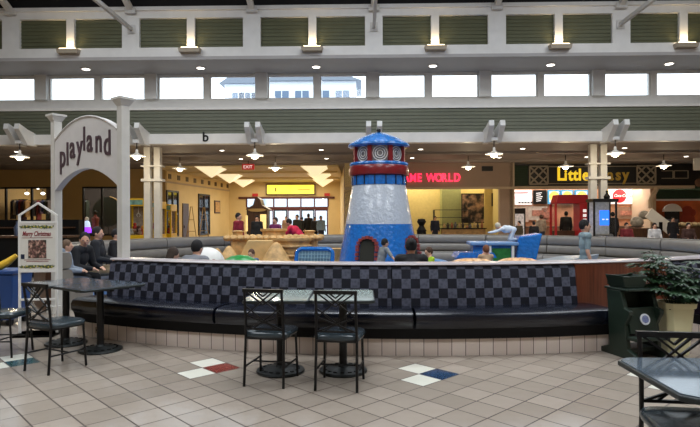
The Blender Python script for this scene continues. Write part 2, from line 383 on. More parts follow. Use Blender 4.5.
# roof trusses over the hall
M['truss'] = mat('painted steel truss', s(200, 198, 194), .5)
labs = {-2: 'long horizontal roof beam meeting the gallery above the arch sign', 0: 'long horizontal roof beam end-on over the lighthouse', 2: 'long horizontal roof beam meeting the gallery above the double column by the burger stand'}
for kk in (-2, 0, 2):
    x = .9+4.43*kk
    b = thing('roof_beam', labs[kk].replace('burger', 'food'), 'beam', (x, 19.95, 8.45), 0, 'roof beams')
    MB().bar((0,0,0), (0,-8,.02), .11, .13).build('beam', 'truss', b)
    MB().box(-.14,.14,-.03,0,-.16,.16).build('wall_plate', 'truss', b)
    MB().bar((0,-8,.02), (0,-8,1.74), .06).build('hanger', 'truss', b)
for kk, lab in zip(range(-4, 4), ['above the board of the shortest post', 'over the dark shop window', 'above the claw machines', 'above the corridor opening', 'over the lighthouse roof', 'over the red shop lettering', 'over the double column', 'over the sloped awning']):
    x = .9+4.43*kk
    b = thing('roof_rafter', 'white sloping roof rafter rising off the gallery top %s' % lab, 'rafter', (x, 19.85, 9.2), 0, 'roof rafters')
    MB().bar((0,0,-.05), (0,-2.2,.95), .2, .16).build('rafter', 'truss', b)
    MB().box(-.2,.2,-.06,.06,-.2,-.02).build('shoe', 'truss', b)

# under-gallery shop fronts -------------------------------------------------
YB = 28.5
# left shop: tan wall with dark framed windows
A1, A2, A3, A4 = (XR(v, 31) for v in (-16.2, -15.1, -12.9, -10.4))
wl = MB().box(-21, A4, 31, 31.25, 3.4, 4.39).box(A1, A2, 31, 31.25, .6, 3.4).box(A3, A4, 31, 31.25, .6, 3.4).box(-21, A4, 31, 31.25, 0, .6)
struct('wall_shop_left', wl, 'tan')
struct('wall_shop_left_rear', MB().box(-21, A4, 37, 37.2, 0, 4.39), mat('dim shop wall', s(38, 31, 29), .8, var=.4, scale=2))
n = 40
for a, b, mids in ((-21, A1, (-19.9, -18.4)), (A2, A3, ((A2+A3)/2,))):
    fr = MB().box(a, b, 31.02, 31.14, 3.3, 3.4).box(a, b, 31.02, 31.14, .6, .7).box(a, a+.08, 31.02, 31.14, .7, 3.3).box(b-.08, b, 31.02, 31.14, .7, 3.3)
    for q in mids: fr.box(q-.05, q+.05, 31.02, 31.14, .7, 3.3)
    n += 1; f = fr.build('window_%d' % n, 'blackframe'); f['kind'] = 'structure'
    MB().box(a+.08, b-.08, 31.07, 31.08, .7, 3.3).build('pane', 'glass', f)
# corridor to the entrance doors
P0, P1 = Vector((wx(165,31), 31, 0)), Vector((wx(229,41), 41, 0)); dl = (P1-P0).normalized(); nl = Vector((dl.y, -dl.x, 0))
LL = (P1-P0).length
def onwall(a, z, off=0): return P0+dl*a+nl*off+Vector((0,0,z))
def wallbox(mb, a0, a1, z0, z1, o0, o1):
    vs = [onwall(a, z, o) for z in (z0, z1) for a, o in ((a0,o0),(a1,o0),(a1,o1),(a0,o1))]
    return mb.add(vs, [(0,3,2,1),(4,5,6,7),(0,1,5,4),(1,2,6,5),(2,3,7,6),(3,0,4,7)])
wlm = wallbox(MB(), 0, LL, 0, 4.39, -.25, 0); struct('wall_corridor_left', wlm, 'yellow')
struct('trim_corridor_band', wallbox(MB(), 0, LL, 3.62, 3.72, 0, .05), 'beige')
for q, a in enumerate([.4+1.15*i for i in range(9)]):
    w_ = wallbox(MB(), a, a+.34, 3.86, 4.14, 0, .03).build('trim_square_%d' % (q+1), 'brownwood'); w_['kind'] = 'structure'
for (a0, a1) in ((.1, 1.6), (4.5, 6.3)):
    n += 1
    fr = MB()
    for z0, z1, c0, c1 in ((.5,.6,a0,a1),(3.1,3.2,a0,a1),(.6,3.1,a0,a0+.1),(.6,3.1,a1-.1,a1),(.6,3.1,(a0+a1)/2-.05,(a0+a1)/2+.05),(1.8,1.88,a0,a1)): wallbox(fr, c0, c1, z0, z1, 0, .09)
    f = fr.build('window_%d' % n, 'blackframe'); f['kind'] = 'structure'
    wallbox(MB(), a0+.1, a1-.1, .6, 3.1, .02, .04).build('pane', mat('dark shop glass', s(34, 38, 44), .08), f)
dr = wallbox(MB(), 2.2, 3.0, 0, 2.5, 0, .06).build('door_1', 'brownwood'); dr['kind'] = 'structure'
wallbox(MB(), 2.3, 2.34, 1.0, 1.15, .06, .1).build('door_handle', 'iron', dr)
struct('wall_corridor_right', MB().add([(wx(340,41), 41, 0),(wx(345,28.5), 28.5, 0),(wx(345,28.5)+.4, 28.5, 0),(wx(340,41)+.6, 41, 0),(wx(340,41), 41, 4.39),(wx(345,28.5), 28.5, 4.39),(wx(345,28.5)+.4, 28.5, 4.39),(wx(340,41)+.6, 41, 4.39)],[(0,3,2,1),(4,5,6,7),(0,1,5,4),(1,2,6,5),(2,3,7,6),(3,0,4,7)]), 'yellow')
struct('ceiling_corridor', MB().box(XR(-10.3,35), XR(-.5,35), 29.2, 41, 4.30, 4.385), 'yellow')
# entrance wall with doors
DX = XR(-7.7, 41)+7.7
ew = MB().box(-9.4+DX, -7.7+DX, 41, 41.3, 0, 4.39).box(-1.6+DX, -.4+DX, 41, 41.3, 0, 4.39).box(-7.7+DX, -1.6+DX, 41, 41.3, 3.15, 4.39)
struct('wall_entrance', ew, 'yellow')
fr = MB().box(-8.3+DX, -1.1+DX, 40.9, 41.1, 3.05, 3.2).box(-7.7+DX, -1.6+DX, 40.95, 41.1, 2.25, 2.45)
for i in range(7): x = DX-7.7+i*6.1/6; fr.box(x-.05, x+.05, 40.95, 41.1, 2.45, 3.05)
n += 1; f = struct('window_%d' % n, fr, 'redframe'); MB().box(-7.65+DX, -1.65+DX, 41.0, 41.01, 2.45, 3.05).build('pane', 'glass', f)
for i in range(6):
    a = DX-7.7+i*6.1/6; b = a+6.1/6
    fr = MB().box(a+.01, a+.1, 40.98, 41.06, 0, 2.25).box(b-.1, b-.01, 40.98, 41.06, 0, 2.25).box(a+.1, b-.1, 40.98, 41.06, 0, .2).box(a+.1, b-.1, 40.98, 41.06, 2.15, 2.25).box(a+.1, b-.1, 40.98, 41.06, 1.0, 1.06)
    d = struct('door_%d' % (i+2), fr, 'redframe' if i % 2 else 'blackframe'); MB().box(a+.1, b-.1, 41.01, 41.02, .2, 2.15).build('pane', 'glass', d)
# outdoor blocks seen through glass
pb = mat('pale render', s(222, 228, 236), .8); pw = mat('outdoor window', s(90, 110, 135), .3)
def outbuilding(label, x0, x1, y0, y1, h, z0=0):
    b = thing('building', label, 'building', ((x0+x1)/2, (y0+y1)/2, z0)); w2, d2 = (x1-x0)/2, (y1-y0)/2
    MB().box(-w2, w2, -d2, d2, 0, h).build('wall', pb, b)
    MB().prism([(-w2-.5, h), (w2+.5, h), (0, h+1.6)], -d2-.4, d2+.4).build('roof', mat('slate roof', s(120, 128, 140), .7), b)
    for i in range(4):
        x = -w2+.8+i*(2*w2-1.6)/3.6
        f = MB().box(x, x+1.3, -d2-.06, -d2, h-2.6, h-.9).build('window', pw, b)
        MB().box(x+.6, x+.68, -d2-.1, -d2-.06, h-2.6, h-.9).build('mullion', pb, f)
    return b
outbuilding('pale gabled block seen through the clerestory glass over the corridor', -8.5, 0, 52, 58, 14.6)
outbuilding('pale low block seen through the clerestory glass over the claw machines', -13.5, -9.6, 56, 62, 15.4)
# shop with red lettering
YG = 28.5
G0, G1, G2, G3 = (XR(v, 28.5) for v in (-.3, 2.4, 7.75, 8.45)); H0, H1 = XR(-.3, 31.8), XR(8.3, 31.8)
struct('wall_shop_middle', MB().box(G0, G3, YG, YG+.3, 3.1, 4.39).box(G2, G3, YG, YG+.3, 0, 3.1).box(G0, G1, YG, YG+.3, 0, 3.1), 'pinkbeige')
struct('trim_shop_middle', MB().box(G0, G3, YG-.06, YG, 3.02, 3.14), 'beige')
struct('wall_shop_middle_rear', MB().box(G0, G2+.3, 31.8, 32, 0, 4.39).box(G2+.1, G2+.3, YG+.3, 31.8, 0, 4.39).box(wx(484.5,30.4), G2+.1, 30.4, 30.5, 0, 4.39), mat('pale yellow shop wall', s(206, 184, 120), .7))
struct('trim_green_column', MB().box(wx(441,31.4), wx(460,31.4), 31.1, 31.8, 0, 4.39), mat('sage paint', s(150, 150, 98), .7))
v_ = tag(MB().box(wx(482,YG), wx(493,YG), YG-.03, YG, 3.95, 4.2).build('wall_vent', 'blackframe'), 'small black ceiling-height vent grille on the wall beyond the red lettering', 'vent')
M['neonred'] = mat('red lit plastic', (.8,.02,.06), .4, emit=(1,.03,.1), es=1.6)
gs = thing('shop_sign', 'red illuminated letters on the dusky beige shop wall', 'sign', (0, YG-.05, 3.3))
x = wx(396.5, YG)
for ch, wd in zip('GAME WORLD', (.42,.42,.5,.38,.2,.56,.42,.42,.36,.42)):
    if ch != ' ': text('letter', ch, 'neonred', gs, .6, (x, -.02, .12), bold=.012, extrude=.04, sx=.78)
    x += wd*.8
# food stand: siding panel, sign band, counter
YF = 29.5; f_ = YF/550
def fx(px): return wx(px, YF)
F0 = XR(8.45, YF)
struct('wall_food_header', MB().box(F0, 21, YF, YF+.3, 3.2, 4.39), 'blackframe')
struct('wall_food_pier', MB().box(F0-.15, F0+.1, YF-1, YF+.3, 0, 4.39), 'beige')
dg = mat('dark green siding', s(42, 62, 42), .6)
sp_ = MB(); siding(sp_, fx(509), fx(528), YF-.03, 3.25, 4.3, 8); struct('wall_siding_panel', sp_, dg)
struct('trim_food_soffit', MB().box(F0+.1, fx(691), YF-.35, YF+.05, 3.05, 3.2), 'beige')
M['taupe'] = mat('taupe lattice', s(158, 146, 128), .6)
M['signyel'] = mat('yellow letter face', (.9,.6,.03), .4, emit=(1,.66,.03), es=.75)
M['signdim'] = mat('unlit ochre letter face', s(206,170,62), .5)
fs = thing('shop_sign', 'black band sign with yellow letters between two lattice squares', 'sign', (fx(594), YF-.05, 3.28))
MB().box(-3.5, 3.5, -.06, .04, 0, 1.02).build('board', 'blackframe', fs)
for cx_ in (fx(538)-fx(594), fx(645)-fx(594)):
    l = MB(); a = .48
    for (p, q) in (((-a,.04),(a,.04)),((-a,.98),(a,.98)),((-a,.04),(-a,.98)),((a,.04),(a,.98)),((-a,.04),(a,.98)),((-a,.98),(a,.04)),((-a,.5),(0,.98)),((0,.04),(a,.5)),((-a,.5),(0,.04)),((0,.98),(a,.5))):
        l.bar((cx_+p[0],-.09,p[1]), (cx_+q[0],-.09,q[1]), .07)
    l.build('lattice', 'taupe', fs)
for z in (.06,.96): MB().bar((-2.6,-.08,z),(2.4,-.08,z),.04).build('rail', 'taupe', fs)
for ch, px, sz in (('L',556,.98),('i',563.5,.8),('t',567.5,.86),('t',572.5,.86),('l',577.5,.86),('e',581.5,.86),('E',598,.98),('a',606.5,.86),('s',614.5,.86),('y',621.5,.86)):
    text('letter', ch, 'signyel' if px < 590 else 'signdim', fs, sz*1.0, (fx(px)-fx(594), -.08, .24), bold=.022, extrude=.03, sx=.86)
# back wall and menu boards
YM = 31.9; m_ = YM/550
def mx_(px): return wx(px, YM)
DV = wx(650.5, 29.8)
struct('wall_food_rear', MB().box(F0, DV, YM, YM+.2, 0, 4.39), mat('peach tiled wall', s(206, 150, 118), .5, var=.25, scale=2.2))
struct('wall_food_right', MB().box(DV+.3, 21, YM-1, YM-.8, 0, 4.39), mat('orange mural paint', s(196, 96, 40), .6, var=.4, scale=.9))
struct('wall_food_divider', MB().box(DV, DV+.3, 29.8, 32.1, 0, 4.3), 'beige')
M['lit_white'] = mat('lit white panel', (.8,.78,.78), .5, emit=(1,.93,.92), es=.6)
M['cokered'] = mat('red disc', (.6,.01,.02), .4, emit=(.9,.02,.03), es=.5)
M['pinktext'] = mat('pink script', s(200,120,130), .5)
M['bluelit'] = mat('blue menu border', (.05,.2,.35), .5, emit=(.1,.45,.7), es=.6)
M['foodlit'] = mat('lit food picture', (.8,.5,.1), .5, var=.9, scale=9, emit=(1,.62,.12), es=.9)
M['yellit'] = mat('lit yellow panel', (.8,.6,.1), .5, emit=(1,.75,.12), es=.9)
def drinks_panel(label, px0, px1, y0, y1, cpx):
    a, b = W(px0, y1, YM-.1), W(px1, y0, YM-.1)
    t = thing('drinks_sign', label, 'sign', ((a.x+b.x)/2, YM-.06, a.z)); w2 = (b.x-a.x)/2; h = b.z-a.z
    MB().box(-w2, w2, -.06, .04, 0, h).build('panel', 'lit_white', t)
    cxx = mx_(cpx)-t.location.x; MB().cyl((cxx,-.06,h*.5),(cxx,-.1,h*.5), h*.42, n=28).build('disc', 'cokered', t)
    text('lettering', 'Coca-Cola', 'lit_white', t, .24, (cxx-h*.38,-.11,h*.44), sx=.8, shear=.4, extrude=.006)
    return t
t = drinks_panel('white lit drinks panel with a red disc, at the pier end of the food counter', 500, 532, 190, 205, 508)
for i in range(5): MB().box(.15+i*.17, .25+i*.17, -.08, -.06, .1, .18).build('icon', 'blackframe', t)
MB().bar((-.2,-.07,.7),(.7,-.07,.72),.05).build('script_line','pinktext',t)
t = drinks_panel('white lit drinks panel with a red disc past the double column', 609, 648, 188, 204, 618.5)
MB().tube([(-.3+.11*i,-.07,.45+.05*((i%2)-.5)) for i in range(13)],.022,6).build('script_line','pinktext',t)
def menu(label, px0, px1, y0, y1, kind):
    a, b = W(px0, y1, YM-.1), W(px1, y0, YM-.1)
    t = thing('menu_board', label, 'menu board', ((a.x+b.x)/2, YM-.08, a.z), 0, 'lit menu boards'); w2 = (b.x-a.x)/2; h = b.z-a.z
    if kind == 'script':
        MB().box(-w2, w2, -.06, .06, 0, h).build('panel', 'blackframe', t)
        for q in range(5): MB().bar((-w2*.6, -.07, h*(.2+q*.14)), (w2*(.1+.12*(q%3)), -.07, h*(.24+q*.14)), .04).build('script_line', 'lit_white', t)
    elif kind == 'food':
        MB().box(-w2, w2, -.06, .06, 0, h).build('frame', 'bluelit', t)
        MB().box(-w2*.8, w2*.8, -.08, -.06, h*.12, h*.88).build('picture', 'lit_white', t)
        MB().cyl((0,-.08,h*.55),(0,-.1,h*.55), h*.36, n=20).build('dish', 'foodlit', t)
    else: MB().box(-w2, w2, -.06, .06, 0, h).build('panel', 'yellit', t)
menu('black menu board with white script beside the drinks panel', 533.5, 546.5, 190, 204, 'script')
menu('lit menu board picture of food, blue bordered, touching the black script board', 548, 560, 190, 204, 'food')
menu('lit menu board picture of food, above the red kiosk roof ridge', 561, 573, 190, 204, 'food')
menu('lit menu board picture of food, just before the double column', 575, 588, 190, 204, 'food')
menu('plain yellow lit menu board in the gap past the double column', 601, 608, 190, 204, 'yellow')
cc = mat('steel counter', s(120, 112, 106), .35, .5); 
ct = thing('service_counter', 'long pale service counter under the lit menu boards', 'counter', (12.2, 30.6, 0))
MB().box(-3.6, 3.5, -.3, .3, 0, 1.0).build('body', mat('counter front', s(170, 120, 96), .5), ct)
MB().box(-3.7, 3.6, -.36, .36, 1.0, 1.06).build('worktop', cc, ct)
for (px, y0, y1, w_, col, lab) in ((520,206,222,.5,s(210,190,180),'pale poster with red print behind the food counter beside the drinks machine'),(538,206,220,.55,s(214,200,190),'pale poster over the counter below the black script board'),
        (548,208,222,.35,s(190,120,100),'narrow reddish poster below the first food picture'),(627,207,219,.6,s(150,120,100),'square brown framed poster below the drinks panel past the column'),(638,207,215,.5,s(190,180,170),'small pale framed poster next to the square brown one')):
    a, b = W(px,y1,YM-.1), W(px,y0,YM-.1)
    t = thing('wall_poster', lab, 'poster', (a.x, YM-.03, a.z), 0, 'posters behind the food counter')
    MB().box(-w_, w_, -.03, .03, 0, b.z-a.z).build('sheet', mat('poster paper', col, .6, var=.25, scale=4), t)
    MB().box(-w_*.6, w_*.6, -.05, -.03, (b.z-a.z)*.3, (b.z-a.z)*.7).build('print', mat('poster print', s(176,120,104), .6, var=.5, scale=8), t)
t = thing('drinks_cooler', 'black upright drinks cooler at the pier end of the food counter', 'cooler', (mx_(508), 29.9, 0))
MB().box(-.32,.32,-.3,.3,0,2.05).build('cabinet','blackframe',t); MB().box(-.24,.24,-.32,-.3,.5,1.75).build('door', mat('lit cooler glass', s(200,190,190), .3, var=.5, scale=9, emit=(1,.95,.9), es=.25), t)
# chalk green board and mural of the shop past the food stand
t = thing('menu_board', 'wide dark green board in a cream frame over the orange mural', 'board', (wx(680,30.7), 30.78, 2.45))
MB().box(-1.45,1.35,-.05,.05,0,1.0).build('frame','white2',t); MB().box(-1.37,1.27,-.07,-.05,.1,.92).build('panel', mat('green board', s(34,58,36), .7, var=.2), t)
t = thing('chalk_board', 'black arched-top board with a white dome in front of the orange mural', 'board', (wx(672,30.2), 30.2, 0))
MB().box(-.38,.38,-.05,.05,0,1.9).build('panel','blackframe',t); MB().prism([(.5*cos(pi*i/10), 1.85+.42*sin(pi*i/10)) for i in range(11)], -.1, .06).build('dome','white2',t)
for z in (.7,1.0,1.3): MB().box(-.3,.3,-.07,-.05,z,z+.14).build('chalk_line', mat('chalk grey', s(110,110,120), .8), t)
t = thing('mural_figure', 'reddish pear-shaped figure painted on the orange mural', 'picture', (wx(688,30.8), 30.86, .9))
MB().ball((0,0,.5),(.42,.03,.42)).ball((0,-.02,1.0),(.3,.03,.28)).ball((.3,-.02,.9),(.16,.03,.2)).build('figure', mat('mural brown red', s(170,60,30), .6), t)
t = thing('ceiling_sign', 'white square sign hanging at the edge of the awning', 'sign', (wx(699,27), 27, 3.2))
MB().box(-.28,.28,-.04,.04,0,.95).build('panel','white2',t); MB().lathe([(.2,0),(.2,.02)],20).build('emblem', 'brownwood', t).rotation_euler = (pi/2,0,0); t.children[1].location = (0,-.04,.6)
MB().bar((0,0,.95),(0,0,1.19),.03).build('hanger','iron',t)
for i, px in enumerate((666, 681)):
    t = thing('band_frame', 'thin taupe rectangle frame on the dark band %s' % ('next to the lattice square' if i == 0 else 'next to the white square sign'), 'frame', (fx(px), YF-.03, 3.6), 0, 'thin frames on the dark band')
    MB().bar((-.36,0,0),(.36,0,0),.04).bar((-.36,0,.4),(.36,0,.4),.04).bar((-.36,0,0),(-.36,0,.4),.04).bar((.36,0,0),(.36,0,.4),.04).build('frame','taupe',t)
t = thing('duct_pipe', 'pale sloping duct leaning between the drinks panel and the green board', 'pipe', (wx(652,29), 29, 2.0))
MB().tube([(-.1,0,0),(-.1,0,.4),(.25,0,1.05)],.12,12).build('pipe','beige',t)
# ================================================================== lamps, columns
M['bulb'] = mat('warm bulb', (1,.9,.7), .4, emit=(1,.86,.62), es=9)
M['sconceglow'] = mat('sconce lens', (1,.9,.7), .4, emit=(1,.78,.45), es=6)
M['down'] = mat('downlight lens', (1,.95,.85), .4, emit=(1,.93,.8), es=7)
M['lampwhite'] = mat('white enamel', s(200,198,192), .35, emit=(1,.9,.75), es=.12)
sl = ['first from the left-hand wall, over the plain panel', 'above the dark shop window beside the arch', 'over the claw machines', 'between the corridor and the arch sign', 'over the corridor lamps', 'above the red shop lettering', 'above the food stand lattice sign', 'above the dark green menu board']
sl = ['on the gallery bay beyond the arch, at the picture edge side', 'on the gallery bay directly above the arch sign', 'on the gallery bay above the yellow claw machines', 'on the gallery bay above the lit entrance corridor', 'on the gallery bay beside the lighthouse roof, over the red lettering', 'on the gallery bay over the dark siding panel of the food stand', 'on the gallery bay over the dark green menu board']
for k, lab in zip(range(-4, 3), sl):
    x = .9+4.45*k+2.215
    if k == -4: lab = 'on the gallery bay over the dark clothes shop window'
    t = thing('wall_sconce', 'glowing wall uplight ' + lab, 'wall lamp', (x, 19.96, 7.6), 0, 'gallery uplights')
    MB().prism([(-.4,.1),(.4,.1),(.36,-.06),(-.36,-.06)], -.26, 0).build('housing', 'taupe', t, bevel=.01)
    MB().box(-.3,.3,-.22,-.04,.1,.13).build('lens', 'sconceglow', t)
    spot('sconce_light', (x, 19.8, 7.76), 20, (1, .74, .4), 150, .06).rotation_euler = (R(172), 0, 0)
# soffit and walkway downlights
dl_labels = []
def downlight(x, y, z, lab, grp, r=.12, e=0):
    t = thing('downlight', lab, 'downlight', (x, y, z), 0, grp)
    MB().lathe([(r,0),(r*1.3,-.005),(r*1.3,-.03),(r,-.03)], 20).build('trim_ring', 'white2', t, smooth=True)
    MB().lathe([(r*.98,-.035),(r*.98,-.022)], 20).build('lens', 'down', t)
    if e: spot('downlight_beam', (x, y, z-.06), e, (1,.88,.68), 130, .08)
ws = ['over the clerestory panes beyond the arch sign, far end', 'over the clerestory panes above the arch sign', 'over the clerestory panes above the claw machines', 'over the clerestory panes showing the outdoor block', 'over the clerestory panes beside the lighthouse roof', 'over the clerestory panes above the black vent', 'over the clerestory panes above the double column']
for k, lab in zip((-3,-2,-1,0,1,2,3), ws):
    downlight(-1.28+4.45*k, 21, 7.33, 'round soffit downlight ' + lab, 'soffit downlights', .14)
r1 = [(-13.8,'beyond the arch sign'),(-9.5,'behind the taller arch post'),(-5.3,'before the corridor opening'),(-1.18,'beside the lighthouse eave on its corridor side'),(2.94,'above the red lettering'),(7.17,'before the food stand siding panel'),(11.4,'before the yellow letters just past the double column')]
for x, lab in r1: downlight(XR(x,22.8), 22.8, 4.39, 'small recessed walkway ceiling light ' + lab, 'walkway ceiling lights', .09, 115)
r2 = [(-13.5,'over the dark shop window'),(-5.15,'close to the inverted pyramid lamps'),(-1.1,'between the corridor mouth and the lighthouse eave'),(2.95,'just above the red lettering'),(7.07,'between the vent and the siding panel'),(11.2,'above the yellow band sign'),(15.9,'above the thin band frames')]
for x, lab in r2: downlight(XR(x,26), 26, 4.39, 'small deeper-set walkway ceiling light ' + lab, 'walkway ceiling lights', .09, 115)
def pendant(x, y, z, drop, lab, bracket=False):
    t = thing('pendant_lamp', lab, 'pendant lamp', (x, y, z), 0, 'white dish pendant lamps')
    MB().lathe([(.03,.3),(.05,.26),(.05,.18),(.12,.12),(.3,.07),(.33,.05),(.33,.035),(.14,.05),(.1,.03)], 24).build('shade', 'lampwhite', t, smooth=True)
    MB().ball((0,0,0),(.13,.13,.09),16,10).build('globe', 'bulb', t, smooth=True)
    MB().cyl((0,0,.28),(0,0,drop),.018).build('stem', 'iron', t)
    point('pendant_light', (x, y, z-.16), 55, (1,.82,.55), .1)
def bracket(x, lab):
    t = thing('beam_bracket', lab, 'bracket', (x, 21.0, 4.39), 0, 'paired white brackets on the fascia')
    for sx in (-.2, .2):
        MB().prism([(.1,-.06),(.1,.42),(-.5,.52),(-1.0,.66),(-1.05,.46),(-.72,.16),(-.5,-.06)], sx-.09, sx+.09, 'YZ').build('arm', 'white', t)
    MB().box(-.12,.12,-.62,-.42,-.02,.1).build('cross_piece', 'white', t)
pl1 = {-3:'beside the shorter post of the arch sign',-2:'beside the taller post of the arch sign',-1:'above the corridor opening',1:'nearest the black vent',2:'on the food stand double column'}
br = {-3:'white paired bracket beside the shorter post of the arch sign',-2:'white paired bracket behind the taller post of the arch sign',-1:'white paired bracket over the corridor opening',0:'white paired bracket peeping over the lighthouse roof',1:'white paired bracket between the red lettering and the food sign',2:'white paired bracket topping the double column by the food stand'}
for k, lab in br.items(): bracket(.9+4.45*k, lab)
for k, lab in pl1.items(): pendant(.9+4.45*k, 20.48, 3.83, .56, 'white dish lamp under the fascia bracket ' + lab)
pl2 = {-2:'over the claw machines',-1:'before the pyramid lamps',1:'just above the red shop lettering',2:'over the yellow letters of the food sign',3:'over the second lattice square of the food sign'}
for k, lab in pl2.items(): pendant(.9+4.45*k, 25.4, 3.83, .56, 'deeper-set lit white dish lamp ' + lab)
for x, lab in ((-7.93,'double cream column beside the yellow claw machines'),(9.76,'double cream column in front of the food stand sign')):
    t = thing('double_column', lab, 'column', (x, 21.9, 0), 0, 'double columns')
    for sx in (-.2,.2): MB().box(sx-.13,sx+.13,-.13,.13,.1,4.39).build('shaft','post',t, bevel=.015)
    MB().box(-.42,.42,-.2,.2,3.02,3.12).build('collar','post',t); MB().box(-.42,.42,-.2,.2,3.6,3.66).build('collar','post',t)
    MB().box(-.42,.42,-.22,.22,0,.1).build('base','post',t)
tag(text('wall_letter','b','iron',None,.5,(wx(202.5,20.88),20.89,4.48),bold=.01), 'small dark letter b standing alone on the white fascia beam', 'letter')
# corridor pyramid lamps
M['pyr'] = mat('amber lamp glass', (1,.85,.5), .5, emit=(1,.82,.52), es=.82)
for x, side in ((-7.5,'on the shop-window side'),(-1.9,'on the lighthouse side')):
    for y, w_, pos in ((29.8,.72,'first of its row'),(34.3,.74,'middle of its row'),(38.6,.76,'last before the doors')):
        t = thing('pyramid_lamp', 'amber inverted pyramid lamp %s of the corridor, %s' % (side, pos), 'ceiling lamp', (XR(x,y), y, 4.39), 0, 'inverted pyramid lamps')
        MB().add([(-w_,-w_,-.06),(w_,-w_,-.06),(w_,w_,-.06),(-w_,w_,-.06),(0,0,-.62)], [(0,1,2,3),(1,0,4),(2,1,4),(3,2,4),(0,3,4)]).build('shade','pyr',t)
        MB().box(-w_-.05,w_+.05,-w_-.05,w_+.05,-.06,0).build('frame','beige',t)
t = thing('ceiling_panel', 'flat glowing amber ceiling panel between the pyramid lamps', 'ceiling lamp', (XR(-4.6,33.5), 33.5, 4.39))
MB().box(-1.25,1.25,-2.6,2.6,-.05,-.02).build('lens','pyr',t); MB().box(-1.4,1.4,-2.8,2.8,-.02,0).build('frame','beige',t)
cb = MB()
for y in (31.9, 36.4): cb.box(XR(-10,y),XR(-.75,y),y,y+.5,4.2,4.39)
struct('trim_corridor_beam', cb, 'yellow')
t = thing('lit_sign', 'yellow backlit sign board above the entrance doors', 'sign', (XR(-4.4,40.95), 40.95, 3.33))
MB().box(-1.85,1.85,-.14,.04,0,.82).build('case','brownwood',t); MB().box(-1.75,1.75,-.17,-.14,.08,.74).build('panel', mat('yellow lit panel', (1,.75,.1), .5, var=.4, scale=2, emit=(1,.72,.05), es=1.3), t)
MB().box(-1.15,-1.05,-.19,-.17,.25,.55).build('mark','brownwood',t)
MB().box(.5,1.5,-.19,-.17,.36,.42).build('mark','tan',t)
M['exit'] = mat('red exit sign', (.35,.02,.02), .5, emit=(.6,.02,.02), es=.3)
t = thing('exit_sign', 'small dark red sign hanging from the ceiling at the corridor mouth', 'exit sign', (wx(248.5,27), 27, 3.95))
MB().box(-.3,.3,-.05,.05,0,.28).build('case','exit',t); MB().bar((0,0,.28),(0,0,.44),.03).build('hanger','iron',t); text('lettering','EXIT','lit_white',t,.22,(-.24,-.055,.06),extrude=.004)
for x, lab in ((-7.05,'small dark red sign under the kiosk end of the yellow lit board'),(-.95-.75,'small dark red sign under the lighthouse end of the yellow lit board')):
    t = thing('exit_sign', lab, 'exit sign', (XR(x,40.9), 40.93, 3.25), 0); MB().box(-.2,.2,-.06,.06,0,.2).build('case','exit',t)

# ================================================================== the ring of seating
CX, CY, RA, RB = .9, 12.8, 8.0, 7.0
def ring(t, off=0.0, z=0.0):
    t = R(t); p = Vector((CX+RA*sin(t), CY-RB*cos(t), z)); nn = Vector((-sin(t)/RA, cos(t)/RB, 0)).normalized(); return p+nn*off
def strip(prof, t0, t1, closed=True, step=2.0, mb=None):
    n = max(1, int(math.ceil(abs(t1-t0)/step))); mb = mb or MB(); k = len(prof); base = len(mb.v); uvs = mb.uv if mb.uv is not None else []
    L = [0.0]
    for i in range(n): L.append(L[-1]+(ring(t0+(t1-t0)*(i+1)/n)-ring(t0+(t1-t0)*i/n)).length)
    D = [0.0]
    for i in range(k): D.append(D[-1]+sqrt((prof[(i+1)%k][0]-prof[i][0])**2+(prof[(i+1)%k][1]-prof[i][1])**2))
    vs = [ring(t0+(t1-t0)*i/n, o, z) for i in range(n+1) for o, z in prof]; fs = []
    for i in range(n):
        for j in range(k):
            j2 = (j+1)%k; fs.append((i*k+j, i*k+j2, (i+1)*k+j2, (i+1)*k+j)); uvs.append([(L[i],D[j]),(L[i],D[j+1]),(L[i+1],D[j+1]),(L[i+1],D[j])])
    fs.append(tuple(range(k))); uvs.append([(o,z) for o,z in prof]); fs.append(tuple(n*k+j for j in range(k-1,-1,-1))); uvs.append([(o,z) for o,z in reversed(prof)])
    mb.add(vs, fs); mb.uv = uvs; return mb
def build_uv(mb, name, m, parent, smooth=False, label=None):
    # keep face order: no normal recalculation problems, uv copied by loop
    vs = mb.v
    if parent is not None:
        inv = (Matrix.Translation(parent.location) @ parent.rotation_euler.to_matrix().to_4x4()).inverted(); vs = [inv @ p for p in vs]
    me = bpy.data.meshes.new(name); me.from_pydata([tuple(p) for p in vs], [], [tuple(reversed(f)) for f in mb.f]); me.materials.append(M[m] if isinstance(m,str) else m)
    ul = me.uv_layers.new(name='UVMap')
    for p in me.polygons:
        u = list(reversed(mb.uv[p.index]))
        for li in p.loop_indices: ul.data[li].uv = u[li-p.loop_start]
    if smooth:
        me.polygons.foreach_set('use_smooth', [True]*len(me.polygons)); me.set_sharp_from_angle(angle=R(35))
    o = bpy.data.objects.new(name, me); C.objects.link(o); o.parent = parent
    if label: o['label'] = label
    return o
SEAT = [(.0,.30),(-.03,.34),(-.035,.41),(-.01,.455),(.05,.475),(.25,.478),(.5,.465),(.5,.30)]
BACK = [(.475,.47),(.48,.44),(.62,.44),(.72,.90),(.60,.925),(.565,.90),(.56,.86)]
def outer_booth(t, segs, plinth):
    p0, p1 = plinth
    build_uv(strip([(.06,0),(.06,.185),(.62,.185),(.62,0)], p0, p1), 'plinth', 'plinth', t)
    build_uv(strip([(.03,.185),(.0,.30),(.5,.30),(.5,.185)], p0+.15, p1-.15), 'seat_base', 'dark', t)
    for a, b in segs:
        build_uv(strip(SEAT, a+.12, b-.12), 'seat_cushion', 'vinyl', t, True)
BK = [(.48,.44),(.54,.86),(.57,.905),(.64,.915),(.64,.44)]
